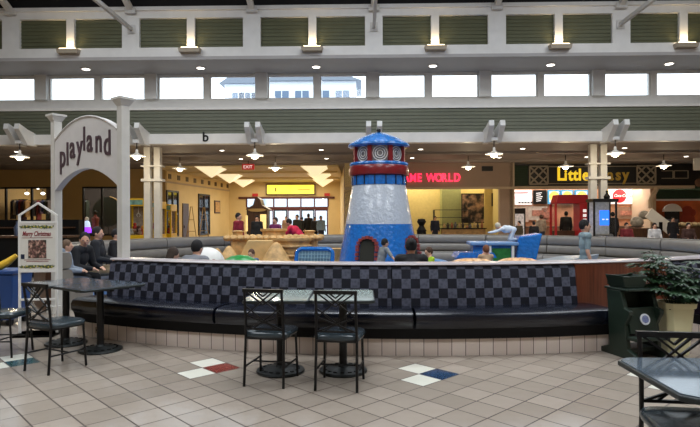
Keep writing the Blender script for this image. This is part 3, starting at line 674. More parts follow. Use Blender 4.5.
bt = thing('curved_booth', 'long curved booth with checked back and three black seat pads facing the floor tiles', 'booth', tuple(ring(-9,.3)))
outer_booth(bt, [(-33.5,-17.5),(-17.5,-1.6),(-1.6,14.3)], (-33.5,14.4))
for a, b in ((-33.5,-19.0),(-19.0,-3.2),(-3.2,13.6)): build_uv(strip(BK, a+.04, b-.04), 'backrest', 'check', bt, True)
build_uv(strip([(.64,.2),(.64,.915),(.76,.915),(.76,.2)], -33.6, 13.6), 'core', 'dark', bt)
b2 = thing('curved_booth', 'curved booth with checked back going off behind the cream planter', 'booth', tuple(ring(34,.3)))
outer_booth(b2, [(24.6,36),(36,48)], (24.5,48))
for a, b in ((24.5,36),(36,48)): build_uv(strip(BK, a+.04, b-.04), 'backrest', 'check', b2, True)
build_uv(strip([(.64,.2),(.64,.915),(.76,.915),(.76,.2)], 24.5, 48), 'core', 'dark', b2)
pw_ = thing('wood_partition', 'reddish brown veneer partition behind the dark green high chair', 'partition', tuple(ring(18.4,.6)))
build_uv(strip([(.56,.1),(.56,.915),(.76,.915),(.76,.1)], 13.65, 24.45), 'panel', 'cherry', pw_)
build_uv(strip([(.6,0),(.6,.1),(.76,.1),(.76,0)], 13.65, 24.45), 'toe_kick', 'dark', pw_)
lg = thing('booth_ledge', 'pale narrow laminate ledge capping the curved booth backs', 'ledge', tuple(ring(5,.66,.915)))
for a, b in ((-33.6,-10),(-10,12.2),(12.2,30),(30,48)): build_uv(strip([(.56,.917),(.545,.93),(.56,.948),(.80,.948),(.815,.93),(.80,.917)], a, b), 'ledge_section', 'ledge', lg, True)
# inner padding
def roll(z0, z1, o0, o1):
    zm = (z1-z0)/2; return [(o0,z0+.01),(o0,z1-.01)]+[(o1-.05+.05*cos(a), (z0+z1)/2+(zm-.008)*sin(a)) for a in [pi/2-pi*i/6 for i in range(7)]]
def inner_bench(t, t0, t1, n):
    build_uv(strip([(.77,0),(.77,.93),(.83,.93),(.83,.38),(1.28,.38),(1.28,0)], t0, t1), 'base', 'greypad', t)
    for i in range(n):
        a, b = t0+(t1-t0)*i/n+.1, t0+(t1-t0)*(i+1)/n-.1
        build_uv(strip(roll(.66,.94,.83,1.0), a, b), 'back_bolster', 'greypad', t, True)
        build_uv(strip(roll(.40,.66,.83,1.02), a, b), 'back_bolster', 'greypad', t, True)
        build_uv(strip([(1.28,.36),(1.33,.28),(1.33,.1),(1.28,.02),(1.0,.02),(1.0,.385),(1.24,.4)], a, b), 'seat_pad', 'greypad', t, True)
segs = [(-33.5,12,3,'grey padded bench inside the ring, backing onto the long checked booth'),(12.2,48,2,'grey padded bench inside the ring, backing onto the wood partition'),
        (48.2,100,3,'grey padded bench inside the ring, on the food stand flank'),(100.2,150,3,'grey padded bench inside the ring, curving below the double column and red kiosk'),
        (150.2,205,3,'grey padded bench inside the ring, directly behind the lighthouse below the red lettering'),(205.2,258,3,'grey padded bench inside the ring, below the claw machines and the corridor'),
        (258.2,309,3,'grey padded bench inside the ring, where the dark-jacketed people sit')]
for a, b, n_, lab in segs:
    t = thing('padded_bench', lab, 'bench', tuple(ring((a+b)/2,1.0)), 0, 'grey padded benches lining the play ring'); inner_bench(t, a, b, n_)
# outer wall of the rest of the ring
ow = thing('ring_wall', 'dark outer back of the padded ring beside the people in dark jackets', 'partition', tuple(ring(180,.7)))
build_uv(strip([(.6,0),(.6,.93),(.765,.93),(.765,0)], 48.2, 309), 'panel', 'brownwood', ow)
build_uv(strip([(.56,.932),(.56,.95),(.84,.95),(.84,.932)], 48.2, 309), 'cap', 'greypad', ow)
# play mat
pm = MB(); pts = [ring(a,1.34) for a in range(0,360,5)]; pm.prism([(p.x,p.y) for p in pts], 0, .03, 'XY'); tag(pm.build('play_mat','bluemat'), 'blue soft floor mat filling the play ring', 'mat')
# outlet
o_ = thing('floor_outlet', 'small metal socket plate on the booth plinth by the paired tables', 'socket', tuple(ring(-30.3,.05,.06)), R(-29))
MB().box(-.045,.045,-.012,.008,0,.075).build('plate', mat('brass plate', s(150,134,110), .4, .5), o_); MB().cyl((-.018,-.016,.04),(-.018,-.012,.04),.012).cyl((.018,-.016,.04),(.018,-.012,.04),.012).build('socket','dark',o_)

# ================================================================== the arch
pR = ring(-32.9,.70); pL = ring(-49.0,.70); pR.z = pL.z = 0
ad = (pL-pR); AL = ad.length; rz = atan2(-ad.y, -ad.x)
def post(p, h, lab, z0=0):
    t = thing('arch_post', lab, 'post', tuple(p), rz)
    MB().box(-.062,.062,-.062,.062,0,h-.1).build('shaft','post',t,bevel=.008)
    MB().add([(-.062,-.062,h-.1),(.062,-.062,h-.1),(.062,.062,h-.1),(-.062,.062,h-.1),(-.105,-.105,h-.02),(.105,-.105,h-.02),(.105,.105,h-.02),(-.105,.105,h-.02)],[(3,2,1,0),(0,1,5,4),(1,2,6,5),(2,3,7,6),(3,0,4,7),(4,5,6,7)]).box(-.115,.115,-.115,.115,h-.02,h+.01).build('cap','post',t)
    MB().box(-.11,.11,-.11,.11,0,.12).build('base','post',t)
    return t
post(pR, 3.12, 'tall cream square post at the booth end of the arch sign'); post(pL, 3.12, 'cream square post of the arch sign behind the framed holiday poster')
ma = (pR+pL)/2; ar = thing('arch_sign', 'pale arched sign board with plum letters between two cream posts', 'sign', (ma.x, ma.y, 1.93), rz)
hw = AL/2-.062
outl = [(-hw,0)]+[(-hw+2*hw*i/14, .29*(1-(2*i/14-1)**2)) for i in range(1,14)]+[(hw,0),(hw,.78)]
outl += [(hw-2*hw*i/16, .78+.27*(1-(1-2*i/16)**2)) for i in range(1,16)]+[(-hw,.78)]
outl = [(x, z) for x, z in outl]
MB().prism(outl, -.05, .05).build('board','signface',ar)
MB().tube([(hw-2*hw*i/16, -.055, .78+.27*(1-(1-2*i/16)**2)) for i in range(17)], .014, 6).build('edge_moulding','signface',ar)
lx = [-.58,-.42,-.32,-.16,0.0,.08,.24,.40]; lz = [.42,.43,.50,.49,.56,.54,.52,.50]
for ch, x, z in zip('playland', [-.76,-.545,-.435,-.215,-.03,.085,.325,.56], [.36,.37,.47,.47,.555,.53,.50,.44]):
    text('letter', ch, 'purple', ar, .50, (x*.98, -.056, z), bold=.006, extrude=.006, sx=.80)

# ================================================================== holiday poster stand
t = thing('poster_stand', 'cream gabled frame holding a holiday poster, behind the joined tables', 'sign stand', (-3.97, 7.0, 0), R(6))
f = MB()
for x in (-.26,.26): f.box(x-.013,x+.013,-.015,.015,0,1.53)
f.build('upright','white2',t)
MB().bar((-.27,0,1.52),(0,0,1.68),.024,.024).bar((.27,0,1.52),(0,0,1.68),.024,.024).build('gable','white2',t)
for z in (1.42,.80): MB().box(-.26,.26,-.018,.018,z,z+.03).build('rail','white2',t)
b = MB().box(-.245,.245,-.012,.012,.83,1.42).build('poster', mat('poster sheet', s(222,218,208), .6, var=.03), t)
pic = mat('holiday group picture', s(96,72,66), .5, var=.9, scale=34)
nt = pic.node_tree; r_ = [x for x in nt.nodes if x.type == 'VALTORGB'][0]; r_.color_ramp.elements[0].color = s(30,50,34)+(1,); r_.color_ramp.elements[1].color = s(210,170,150)+(1,); e = r_.color_ramp.elements.new(.5); e.color = s(96,60,56)+(1,)
MB().box(-.13,.12,-.018,-.012,.98,1.21).build('picture', pic, b)
M['dred'] = mat('dark red print', s(130,34,44), .6); M['pine'] = mat('pine garland print', s(84,96,50), .7, var=.6, scale=30)
text('lettering', 'Merry Christmas', 'dred', b, .085, (-.215,-.014,1.262), extrude=.002, bold=.0015, shear=.3, sx=.68)
random.seed(3)
for z in (.87, 1.375):
    g_ = MB()
    for i in range(70):
        x = -.225+.45*random.random(); a = random.random()*pi; l_ = .06
        g_.add([(x-.012*sin(a),-.016,z+.03*(random.random()-.5)-.0+.012*cos(a)),(x+l_*cos(a),-.0165,z+l_*.8*sin(a)-.02),(x+.012*sin(a),-.016,z-.012*cos(a))],[(0,1,2)])
    g_.build('garland_print','pine',b)
    bm_ = mat('yellow bauble', s(196,180,90), .5)
    for i in range(9): MB().ball((-.2+.05*i,-.016,z+.012*sin(i*2.3)),(.011,.003,.011),8,6).build('bauble_print', bm_, b)
l_ = MB()
for i, z in enumerate((1.235,.955,.935)): l_.box(-.22+.03*i,.21-.03*i,-.0145,-.012,z,z+.006)
l_.build('text_line','dred',b); MB().box(-.235,-.185,-.0145,-.012,.97,1.03).build('badge', mat('navy badge', s(20,34,60), .5), b)
MB().box(-.24,.24,-.015,.015,.44,.465).build('lower_rail','white2',t)
for o in t.children: o.scale = (.86,1,1); MB().box(-.24,.24,-.16,.16,0,.03).build('foot','dark',t)

# ================================================================== tables and chairs
def make_table(lab, loc, rz, sx, sy, top='tabletop', group=None, H=.735, clip=.04):
    t = thing('pedestal_table', lab, 'table', loc, rz, group)
    MB().lathe([(.0,0),(.225,0),(.232,.012),(.225,.026),(.16,.034),(.05,.05),(.04,.07)], 36).build('base','ironbase',t,smooth=True)
    h = MB()
    for i in range(16): a = 2*pi*i/16; h.obox((.175*cos(a),.175*sin(a),.036),(.035,.018,.006),a+pi/2)
    h.build('base_slot','dark',t)
    MB().cyl((0,0,.05),(0,0,H-.05),.038,n=16).build('column','iron',t,smooth=True)
    MB().bar((-sx*.36,0,H-.045),(sx*.36,0,H-.045),.05,.03).bar((0,-sy*.36,H-.045),(0,sy*.36,H-.045),.05,.03).build('spider','iron',t)
    a, b = sx/2, sy/2
    def oc(a, b, c): return [(-a+c,-b),(a-c,-b),(a,-b+c),(a,b-c),(a-c,b),(-a+c,b),(-a,b-c),(-a,-b+c)]
    tp = MB().prism(oc(a-.012,b-.012,clip), H-.028, H, 'XY').build('tabletop',top,t)
    MB().prism(oc(a,b,clip), H-.03, H-.004, 'XY').build('edge','tableedge',tp,bevel=.006)
    return t
make_table('grey square table joined to its twin, on the red floor tile side', (-.67,5.27,0), 0, .60, .77, group='joined tables at the long booth')
make_table('grey square table joined to its twin, on the blue floor tile side', (-.07,5.27,0), R(-1.5), .60, .77, group='joined tables at the long booth')
make_table('slate square table with its corner toward the booth seat end, above the plinth socket', (-2.80,6.16,0), R(-36), .66, .76, 'tabletop2', group='joined tables by the poster')
make_table('slate square table between the holiday poster stand and its joined twin', (-3.36,6.50,0), R(-36), .62, .74, 'tabletop2', group='joined tables by the poster')
make_table('glossy slate table cut off by the picture edge, over a tucked chair', (1.72,2.51,0), R(-2), .74, .66, 'tabletop2', clip=.05)

def make_chair(lab, loc, rz, group='black lattice-back chairs'):
    t = thing('cafe_chair', lab, 'chair', loc, rz, group)
    # faces +Y ; back at -Y
    MB().add(*cushion(.205,.20,.425,.475)).build('seat','seatvinyl',t,smooth=True)
    for sx in (-1,1):
        MB().tube([(sx*.172,.16,.43),(sx*.182,.185,0)],.0115).build('leg','iron',t,smooth=True)
        MB().tube([(sx*.18,-.215,0),(sx*.175,-.185,.42),(sx*.172,-.195,.6),(sx*.17,-.23,.84)],.0125).build('leg','iron',t,smooth=True)
    MB().bar((-.175,-.19,.42),(.175,-.19,.42),.02).bar((-.172,.16,.42),(.172,.16,.42),.02).bar((-.174,-.19,.42),(-.172,.16,.42),.02).bar((.174,-.19,.42),(.172,.16,.42),.02).build('seat_frame','iron',t)
    st = MB()
    for sx in (-1,1): st.tube([(sx*.178,-.2,.17),(sx*.179,.175,.17)],.008)
    st.tube([(-.178,.0,.17),(.178,.0,.17)],.008).build('stretcher','iron',t)
    b = MB().bar((-.185,-.23,.84),(.185,-.23,.84),.028,.03); b.build('top_rail','iron',t)
    def yb(z): return -.188-.042*max(0,(z-.55))/.29
    l = MB()
    for p, q in (((-.09,.83),(.17,.62)),((.09,.83),(-.17,.62)),((-.155,.83),(0,.715)),((.155,.83),(0,.715)),((-.165,.70),(.1,.5)),((.165,.70),(-.1,.5)),((-.05,.83),(0,.79)),((.05,.83),(0,.79)),((-.16,.62),(.165,.50)),((.16,.62),(-.165,.50))):
        l.bar((p[0],yb(p[1]),p[1]),(q[0],yb(q[1]),q[1]),.014,.012)
    l.bar((-.17,yb(.5),.5),(.17,yb(.5),.5),.016); l.build('lattice_back','iron',t)
    return t
def cushion(a, b, z0, z1):
    n = 28; vs = []; ring_ = [(1,z0),(1.03,z0+.012),(1.03,z1-.02),(.97,z1-.004),(.6,z1+.004)]
    for q, z in ring_:
        for i in range(n):
            th = 2*pi*i/n; c, s_ = cos(th), sin(th); e = .45
            vs.append((a*q*abs(c)**e*(1 if c > 0 else -1), b*q*abs(s_)**e*(1 if s_ > 0 else -1), z))
    k = len(ring_); fs = [(i*n+j,i*n+(j+1)%n,(i+1)*n+(j+1)%n,(i+1)*n+j) for i in range(k-1) for j in range(n)]
    return vs, fs+[tuple(range(n-1,-1,-1)), tuple(range((k-1)*n,k*n))]
c0 = make_chair('black lattice-back chair at the joined pair of tables, on the red floor tile side', (-.71,4.98,0), R(-12))
dup(c0, (-.09,4.86,0), R(-9), 'black lattice-back chair at the joined pair of tables, on the blue floor tile side')
dup(c0, (-2.90,5.44,0), R(-27), 'black lattice-back chair pulled up to the slate table, standing by the teal floor tile')
dup(c0, (-3.77,6.02,0), R(-92), 'black chair beyond the teal floor tile with only seat and legs showing')
dup(c0, (1.67,2.67,0), R(172), 'black lattice-back chair tucked under the glossy slate table at the picture corner')

# ================================================================== high chair, planter
M['hgreen'] = mat('dark green plastic', s(24,38,30), .42, var=.12, scale=6)
t = thing('high_chair', 'dark green plastic high chair with a round white badge before the wood partition', 'high chair', (3.03,5.86,0), R(14))
for sx in (-.19,.19):
    MB().prism([(.27,0),(-.27,0),(-.27,.05),(-.14,.10),(-.10,.34),(-.17,.46),(-.17,.50),(-.10,.52),(-.04,.70),(.17,.70),(.15,.5),(.13,.1),(.27,.05)], sx-.025, sx+.025, 'YZ').build('side_panel','hgreen',t,bevel=.008)
MB().prism([(-.14,.26),(-.08,.52),(-.05,.52),(-.10,.26)], -.165, .165, 'YZ').build('front_panel','hgreen',t,bevel=.005)
MB().box(-.22,.24,-.16,.20,.70,.725).build('tray','hgreen',t,bevel=.01)
MB().box(-.165,.165,-.08,.13,.40,.43).build('seat','hgreen',t)
MB().prism([(.10,.43),(.13,.70),(.16,.70),(.13,.43)], -.165, .165, 'YZ').build('backrest','hgreen',t,bevel=.005)
MB().box(-.21,.21,-.26,-.13,.20,.24).build('footrest','hgreen',t,bevel=.008)
MB().box(-.165,.165,-.10,.14,.06,.10).build('cross_shelf','hgreen',t)
bd = MB().lathe([(.058,0),(.058,.012)],28).build('badge', mat('white badge', s(214,218,222), .4), t); bd.location = (.02,-.115,.40); bd.rotation_euler = (R(76),0,0)
MB().lathe([(.040,.012),(.040,.016)],24).build('emblem', mat('blue emblem', s(110,120,160), .4, var=.4, scale=60), bd)
b_ = thing('booster_seat', 'dark green plastic booster seat stacked on the high chair tray', 'booster seat', (2.95,5.88,.727), R(14))
MB().prism([(-.16,.13),(-.11,0),(.11,0),(.16,.13),(.145,.13),(.10,.02),(-.10,.02),(-.145,.13)], -.13, .13).build('shell','hgreen',b_,bevel=.006)
for y in (-.13,.11): MB().box(-.13,.13,y,y+.02,.02,.12).build('side','hgreen',b_)
MB().box(-.11,.11,-.1,.1,.02,.10).build('cushion', mat('speckled dark cushion', s(40,44,38), .7, var=.8, scale=40), b_)
pt = thing('potted_plant', 'leafy green plant in a tall cream planter beside the high chair', 'plant', (3.50,5.93,0))
cr = mat('cream planter', s(206,200,160), .4, var=.03)
def sq(z, a, r=.05):
    return [(x, y, z) for x, y in [(-a+r,-a),(a-r,-a),(a,-a+r),(a,a-r),(a-r,a),(-a+r,a),(-a,a-r),(-a,-a+r)]]
vs = []; 
for z, a in ((0,.115),(.50,.15),(.50,.165),(.56,.17),(.56,.15),(.50,.14)): vs += sq(z, a)
n_ = 8; k_ = 6
MB().add(vs, [(i*n_+j,i*n_+(j+1)%n_,(i+1)*n_+(j+1)%n_,(i+1)*n_+j) for i in range(k_-1) for j in range(n_)]+[tuple(range(n_-1,-1,-1)),tuple(range((k_-1)*n_,k_*n_))]).build('planter',cr,pt,bevel=.006)
MB().box(-.13,.13,-.13,.13,.49,.52).build('soil', mat('potting soil', s(40,30,24), .9), pt)
random.seed(11); lf = MB(); stm = MB()
def leaf(mb, p, d, L, wd):
    d = d.normalized(); sd_ = d.cross(Vector((0,0,1)));
    if sd_.length < .1: sd_ = Vector((1,0,0))
    sd_ = sd_.normalized(); up = sd_.cross(d)
    pts = []
    for a, w_, u in ((0,0,0),(.3,.8,.04),(.6,1,.03),(.85,.6,-.04),(1,0,-.12)):
        c_ = p+d*(a*L)+up*(u*L)
        pts.append((c_-sd_*w_*wd/2-up*.12*w_*wd, c_, c_+sd_*w_*wd/2-up*.12*w_*wd))
    vs = [q for tr_ in pts for q in tr_]
    mb.add(vs, [(3*i,3*i+1,3*i+4,3*i+3) for i in range(4)]+[(3*i+1,3*i+2,3*i+5,3*i+4) for i in range(4)])
def shoot(p0, p1, n, spread, L):
    pts = [p0+(p1-p0)*q+Vector((0,0,.06*sin(q*pi))) for q in (0,.25,.5,.75,1)]; stm.tube(pts,[.007,.006,.005,.004,.003],6)
    for i in range(n):
        q = .35+.65*i/n; c_ = p0+(p1-p0)*q+Vector((0,0,.06*sin(q*pi))); a = random.random()*2*pi
        d = Vector((cos(a), sin(a), .25-.7*random.random())); e_ = c_+d*spread; stm.tube([c_,e_],.0025,4)
        for j in range(7): aa = a+(j-3)*.55; leaf(lf, e_, Vector((cos(aa),sin(aa),-.25+.2*random.random())), L*(.8+.4*random.random()), L*.34)
for tx, ty, tz, n_s in ((-.46,.0,.90,9),(-.30,-.05,.88,9),(-.20,.12,1.14,9),(.2,.05,1.0,9),(.38,.02,.95,9),(.16,-.22,.66,8),(.30,-.2,.62,7),(-.22,-.05,1.02,13),(-.36,.05,.98,10),(-.12,.05,1.08,10),(-.05,-.1,.85,8),(.12,-.1,.86,10),(.28,0,.82,10),(.33,-.12,.72,8),(.1,.1,.92,8),(-.02,-.28,.70,7),(-.25,-.18,.72,8),(.05,-.2,.78,7)):
    shoot(Vector((tx*.12,ty*.2,.5)), Vector((tx,ty,tz)), n_s, .07, .115)
M['leaf'] = mat('leaf', s(34,58,34), .4, var=.5, scale=14); lo = lf.build('foliage','leaf',pt); lo['kind'] = 'stuff'; stm.build('stem', mat('stem', s(60,70,40), .6), pt)
# ================================================================== play sculptures
M['lwhite'] = mat('glossy white fibreglass', s(190,196,204), .16, var=.06, scale=20, bump=.8, bscale=13, coat=.4)
M['lblue'] = mat('glossy blue fibreglass', s(32,112,190), .16, var=.2, scale=14, bump=.8, bscale=13, coat=.4)
M['lred'] = mat('glossy dark red', s(128,26,32), .28, var=.1, coat=.3)
M['lred2'] = mat('dull brick red', s(150,66,60), .4, var=.25, scale=18)
L = thing('play_lighthouse', 'large glossy blue and white play lighthouse with a red gallery', 'play lighthouse', (.66,12.5,.03))
MB().lathe([(1.02,0),(.98,.2),(.76,1.30),(.755,1.33)],48).build('lower_tower','lblue',L,smooth=True)
MB().lathe([(.755,1.33),(.61,2.18),(.60,2.2)],48).build('upper_tower','lwhite',L,smooth=True)
MB().lathe([(.60,2.2),(.625,2.2),(.625,2.40),(.60,2.40)],16).build('blue_collar','lblue',L)
c_ = MB()
for i in range(16): a = 2*pi*(i+.5)/16; c_.obox((.618*cos(a),.618*sin(a),2.3),(.02,.02,.2),a)
c_.build('collar_batten','blackframe',L)
MB().lathe([(.6,2.40),(.67,2.42),(.68,2.46),(.68,2.58),(.66,2.63),(.6,2.63)],48).build('gallery','lred',L,smooth=True)
MB().lathe([(.6,2.63),(.66,2.63),(.675,2.66),(.66,2.70),(.5,2.70)],48).build('gallery_rail','lblue',L,smooth=True)
MB().lathe([(.55,2.70),(.55,3.06)],8).build('lantern', mat('silvery lantern glass', s(150,152,158), .15, .6, var=.2, scale=4), L).rotation_euler = (0,0,R(22.5))
for i in range(8): a = 2*pi*(i+.5)/8; MB().obox((.575*cos(a),.575*sin(a),2.88),(.07,.09,.36),a).build('lantern_post','lred',L)
for i in range(8):
    a = 2*pi*i/8; d = Vector((cos(a),sin(a),0)); p = d*.52+Vector((0,0,2.88)); q = MB()
    for rr in (.16,.11,.06): q.tube([p+Vector((-sin(a)*rr*cos(u),cos(a)*rr*cos(u),rr*sin(u))) for u in [2*pi*j/16 for j in range(17)]],.012,5)
    q.build('lens_ring','white2',L)
MB().lathe([(.66,3.05),(.70,3.08),(.69,3.12),(.45,3.26),(.2,3.36),(.06,3.40),(.02,3.41)],32).build('roof','lblue',L,smooth=True)
MB().ball((0,0,3.45),.05).build('finial','iron',L,smooth=True)
def tower_r(z): return 1.0-(z-.1)*.2 if z < 1.3 else .755
for az in (-110, -36, 40, 106):
    aa = R(az); dirv = Vector((cos(aa), sin(aa), 0)); sd_ = Vector((-sin(aa), cos(aa), 0))
    def sp(x, z, o): return dirv*(sqrt(max(0,tower_r(z)**2-x*x))+o)+sd_*x+Vector((0,0,z))
    arch_ = [(-.20,.42),(-.20,.85)]+[(-.20*cos(pi*i/8), .85+.20*sin(pi*i/8)) for i in range(1,8)]+[(.20,.85),(.20,.42)]
    f = MB(); vs = [sp(x*.8,z,.01) for x,z in arch_]; f.add(vs,[tuple(range(len(vs)))]); vs2 = [sp(x*.8,z,.03) for x,z in arch_]; f.add(vs2,[tuple(range(len(vs2)))])
    op = f.build('window_opening', mat('painted dark recess', s(40,38,26), .8), L)  # dark panel proud of the tower, its colour stands in for a shaded recess
    br_ = MB(); seq = [(-.20,.42+.09*i) for i in range(5)]+[(-.20*cos(pi*i/8), .85+.20*sin(pi*i/8)) for i in range(9)]+[(.20,.78-.09*i) for i in range(5)]
    for iq, (x, z) in enumerate(seq): br_.obox(sp(x*1.08,z,.045),(.10 if iq%2 else .07,.07,.062),aa)
    br_.obox(sp(0,.40,.04),(.09,.5,.06),aa)
    br_.build('brick_surround','lred2',L)
# sandcastle
M['sand'] = mat('tan sculpted foam', s(200,158,100), .55, var=.3, scale=7, bump=.5)
S_ = thing('play_sandcastle', 'tan sculpted play sandcastle with a round drum on top, beside the lighthouse', 'play sandcastle', (-2.0,14.2,.03))
MB().prism([(-1.1,0),(-1.0,.62),(-1.05,.95),(1.15,.95),(1.1,0)], -.3, .5).build('wall','sand',S_,bevel=.05)
q = MB()
for i in range(15): q.ball((-1.1+.165*i,-.3,.97),(.11,.12,.08),10,6)
q.build('crenellation','sand',S_,smooth=True)
q = MB()
for i in range(15): q.ball((-1.1+.165*i,.5,.97),(.11,.12,.08),10,6)
q.build('crenellation','sand',S_,smooth=True)
MB().lathe([(.52,0),(.42,.6),(.44,.86),(.5,.92),(.5,.98)],20,(.55,-.35,0)).build('round_tower','sand',S_,smooth=True)
MB().lathe([(.33,.95),(.30,1.0),(.30,1.12),(.35,1.15),(.35,1.2),(.1,1.2)],20,(.02,.1,0)).build('drum','sand',S_,smooth=True)
for (x,y,r,h) in ((-1.35,-.35,.42,.72),(.22,-.95,.55,.90),(-.95,-.8,.45,.80),(1.15,-.6,.3,.66),(-.4,-.95,.3,.62)):
    MB().lathe([(r,0),(r*.8,h*.3),(r*.45,h*.7),(r*.18,h*.94),(.02,h)],14,(x,y,0)).build('cone_turret','sand',S_)
q = MB()
for a in (-70,-110,-150,-30): q.obox((.55+.46*cos(R(a)),-.35+.46*sin(R(a)),.5),(.06,.14,.3),R(a))
MB().prism([(-.95,.1),(-.55,.93),(.15,.93),(-.1,.1)], -.52, -.40).build('ramp', mat('pale sand foam', s(214,178,118), .6, var=.12, scale=5), S_, bevel=.03)
for zz in (.55,.78): MB().tube([(.55+.47*cos(R(a)),-.35+.47*sin(R(a)),zz) for a in range(-180,1,15)],.035,6).build('band','sand',S_)
for xx in (-.9,.95): MB().lathe([(.16,.93),(.12,1.0),(.13,1.12),(.17,1.14),(.1,1.16)],12,(xx,.0,0)).build('small_turret','sand',S_,smooth=True)
q.build('window_niche', mat('dark niche', s(110,78,44), .8), S_)
MB().lathe([(.28,0),(.24,.5),(.28,.62),(.28,.7)],14,(1.55,-.2,0)).build('side_tower','sand',S_,smooth=True)
# blue framed climbing panel
B_ = thing('play_basket', 'blue framed play seat with a pale meshed back beside the sandcastle', 'play seat', (-.64,9.55,.03), R(-8))
def rr(a, b, r, n=5):
    out = []
    for cx_, cz_, s0 in ((a-r,b-r,0),(-a+r,b-r,pi/2),(-a+r,-b+r,pi),(a-r,-b+r,3*pi/2)): out += [(cx_+r*cos(s0+pi/2*i/n), cz_+r*sin(s0+pi/2*i/n)) for i in range(n+1)]
    return out
pts = rr(.32,.42,.1); MB().tube([(x+.05*z,.1*z,z+.5) for x,z in pts+pts[:2]],.035,8).build('frame','lblue',B_,smooth=True)
q = MB()
for i in range(-5,6): q.bar((i*.055-.02,-.04,.1),(i*.055+.02,.04,.9),.012)
for i in range(-6,7): q.bar((-.3+.05*.06*i,.1*.065*i,.5+i*.065),(.3,.1*.065*i,.5+i*.065),.012)
q.build('mesh_back', mat('pale blue mesh', s(150,180,190), .5), B_)
MB().prism([(x*.97,z*.97+.5) for x, z in rr(.32,.42,.1)], .035, .05).build('back_panel', mat('grey blue panel', s(110,144,162), .5, var=.2), B_)
MB().box(-.32,.32,-.3,.08,0,.2).build('seat','lblue',B_,bevel=.03)
# turtle
T_ = thing('play_turtle', 'green domed play turtle with a cream rim behind the booth ledge', 'play turtle', (-1.98,9.9,.03))
MB().lathe([(.42,.42),(.41,.54),(.32,.69),(.16,.78),(.02,.80)],24).build('shell', mat('glossy green', s(30,128,56), .3, var=.4, scale=7), T_, smooth=True)
MB().lathe([(.1,.30),(.42,.32),(.46,.38),(.45,.44),(.40,.44)],24).build('rim','white2',T_,smooth=True)
MB().ball((.5,0,.52),(.13,.11,.11)).build('head', mat('dark green skin', s(30,70,40), .4), T_, smooth=True)
MB().lathe([(.30,0),(.26,.33)],16).build('body', mat('cream belly', s(190,180,130), .5), T_)
# ball sculpture
P_ = thing('play_ball', 'white beach-ball play sculpture with a blue and red patch beside the turtle', 'play ball', (-2.78,10.7,.03))
MB().ball((0,0,.56),.34,24,16).build('ball','white2',P_,smooth=True); MB().lathe([(.26,0),(.2,.2)],16).build('pedestal','lblue',P_)
for a, m_2 in ((-125,'lblue'),(-55,'lred2'),(-90,'leaf')):
    MB().ball((.31*cos(R(a))*.85,.31*sin(R(a))*.85,.62),(.09,.09,.08),12,8).build('patch',m_2,P_,smooth=True)
# shells (tan ribbed)
for x, y, lab in ((1.88,8.5,'tan and brown ribbed play clam shell just over the booth ledge, on the lighthouse side'),(2.62,8.6,'tan and brown ribbed play clam shell just over the booth ledge, on the partition side')):
    t = thing('play_clam', lab, 'play clam', (x,y,.03), 0, 'ribbed play clams'); vs = []; n_ = 33
    for i in range(7):
        for j in range(n_):
            a = pi*2*j/(n_-1); rr_ = (.38*cos(pi/2*i/6.2))*(1+.07*cos(a*12)); vs.append((rr_*cos(a), rr_*.8*sin(a), .62+.20*sin(pi/2*i/6)+.03*cos(a*12)*cos(pi/2*i/6)))
    MB().add(vs,[(i*n_+j,i*n_+j+1,(i+1)*n_+j+1,(i+1)*n_+j) for i in range(6) for j in range(n_-1)]).build('upper_shell', mat('tan brown shell', s(206,160,112), .4, var=.55, scale=11), t, smooth=True)
    MB().lathe([(.2,0),(.34,.3),(.41,.6),(.38,.63),(.1,.63)],24).build('lower_shell','white2',t,smooth=True)
# tugboat
G_ = thing('play_tugboat', 'blue and white play tugboat with a green cabin window in front of the padded bench', 'play boat', (3.15,12.2,.03), R(-6))
hull = mat('grey boat hull', s(140,146,150), .35)
q = MB(); vs = [(-1.0,-.4,0),(.7,-.4,0),(1.15,0,0),(.7,.4,0),(-1.0,.4,0),(-1.05,-.5,.42),(.8,-.5,.42),(1.4,0,.56),(.8,.5,.42),(-1.05,.5,.42)]
q.add(vs,[(4,3,2,1,0),(5,6,7,8,9),(0,1,6,5),(1,2,7,6),(2,3,8,7),(3,4,9,8),(4,0,5,9)]); q.build('hull',hull,G_,bevel=.03)
MB().box(-.45,.42,-.34,.34,.42,.86).build('cabin','lblue',G_,bevel=.02)
MB().box(-.52,.50,-.42,.42,.86,.93).build('cabin_roof', mat('pale blue roof', s(110,146,190), .35), G_, bevel=.02)
MB().box(-.05,.34,-.36,-.34,.5,.8).build('window', mat('green window', s(40,110,50), .3, var=.4, scale=8), G_)
MB().prism([(.44,.42),(.52,1.04),(1.02,1.12),(.86,.42)], -.3, .3).build('bow_block','lblue',G_,bevel=.03)
MB().bar((-.1,-.37,.45),(-.1,-.37,.86),.05).bar((.38,-.37,.45),(.38,-.37,.86),.05).build('cabin_post','white2',G_)
K_ = thing('play_cabin', 'small white play cabin with blue roof and square windows beside the tugboat', 'play house', (2.55,11.2,.03))
MB().box(-.38,.30,-.25,.25,0,.66).build('wall','white2',K_,bevel=.01); MB().prism([(-.44,.66),(.36,.66),(.30,.76),(-.38,.76)], -.3, .3).build('roof','lblue',K_)
for i in range(4): MB().box(-.33+.16*i,-.25+.16*i,-.265,-.25,.48,.60).build('window','dark',K_)
w_ = thing('play_wave', 'low pale blue play wave block behind the seated woman', 'play block', (1.75,14.6,.03))
MB().prism([(-1.0,0),(1.0,0),(.9,.3),(.3,.42),(-.2,.34),(-.9,.46)], -.5, .5).build('block', mat('sky blue foam', s(90,140,190), .5), w_, bevel=.05)
w_ = thing('play_slide', 'low grey-blue play skiff in front of the standing boy', 'play boat', (4.1,11.05,.03), R(4))
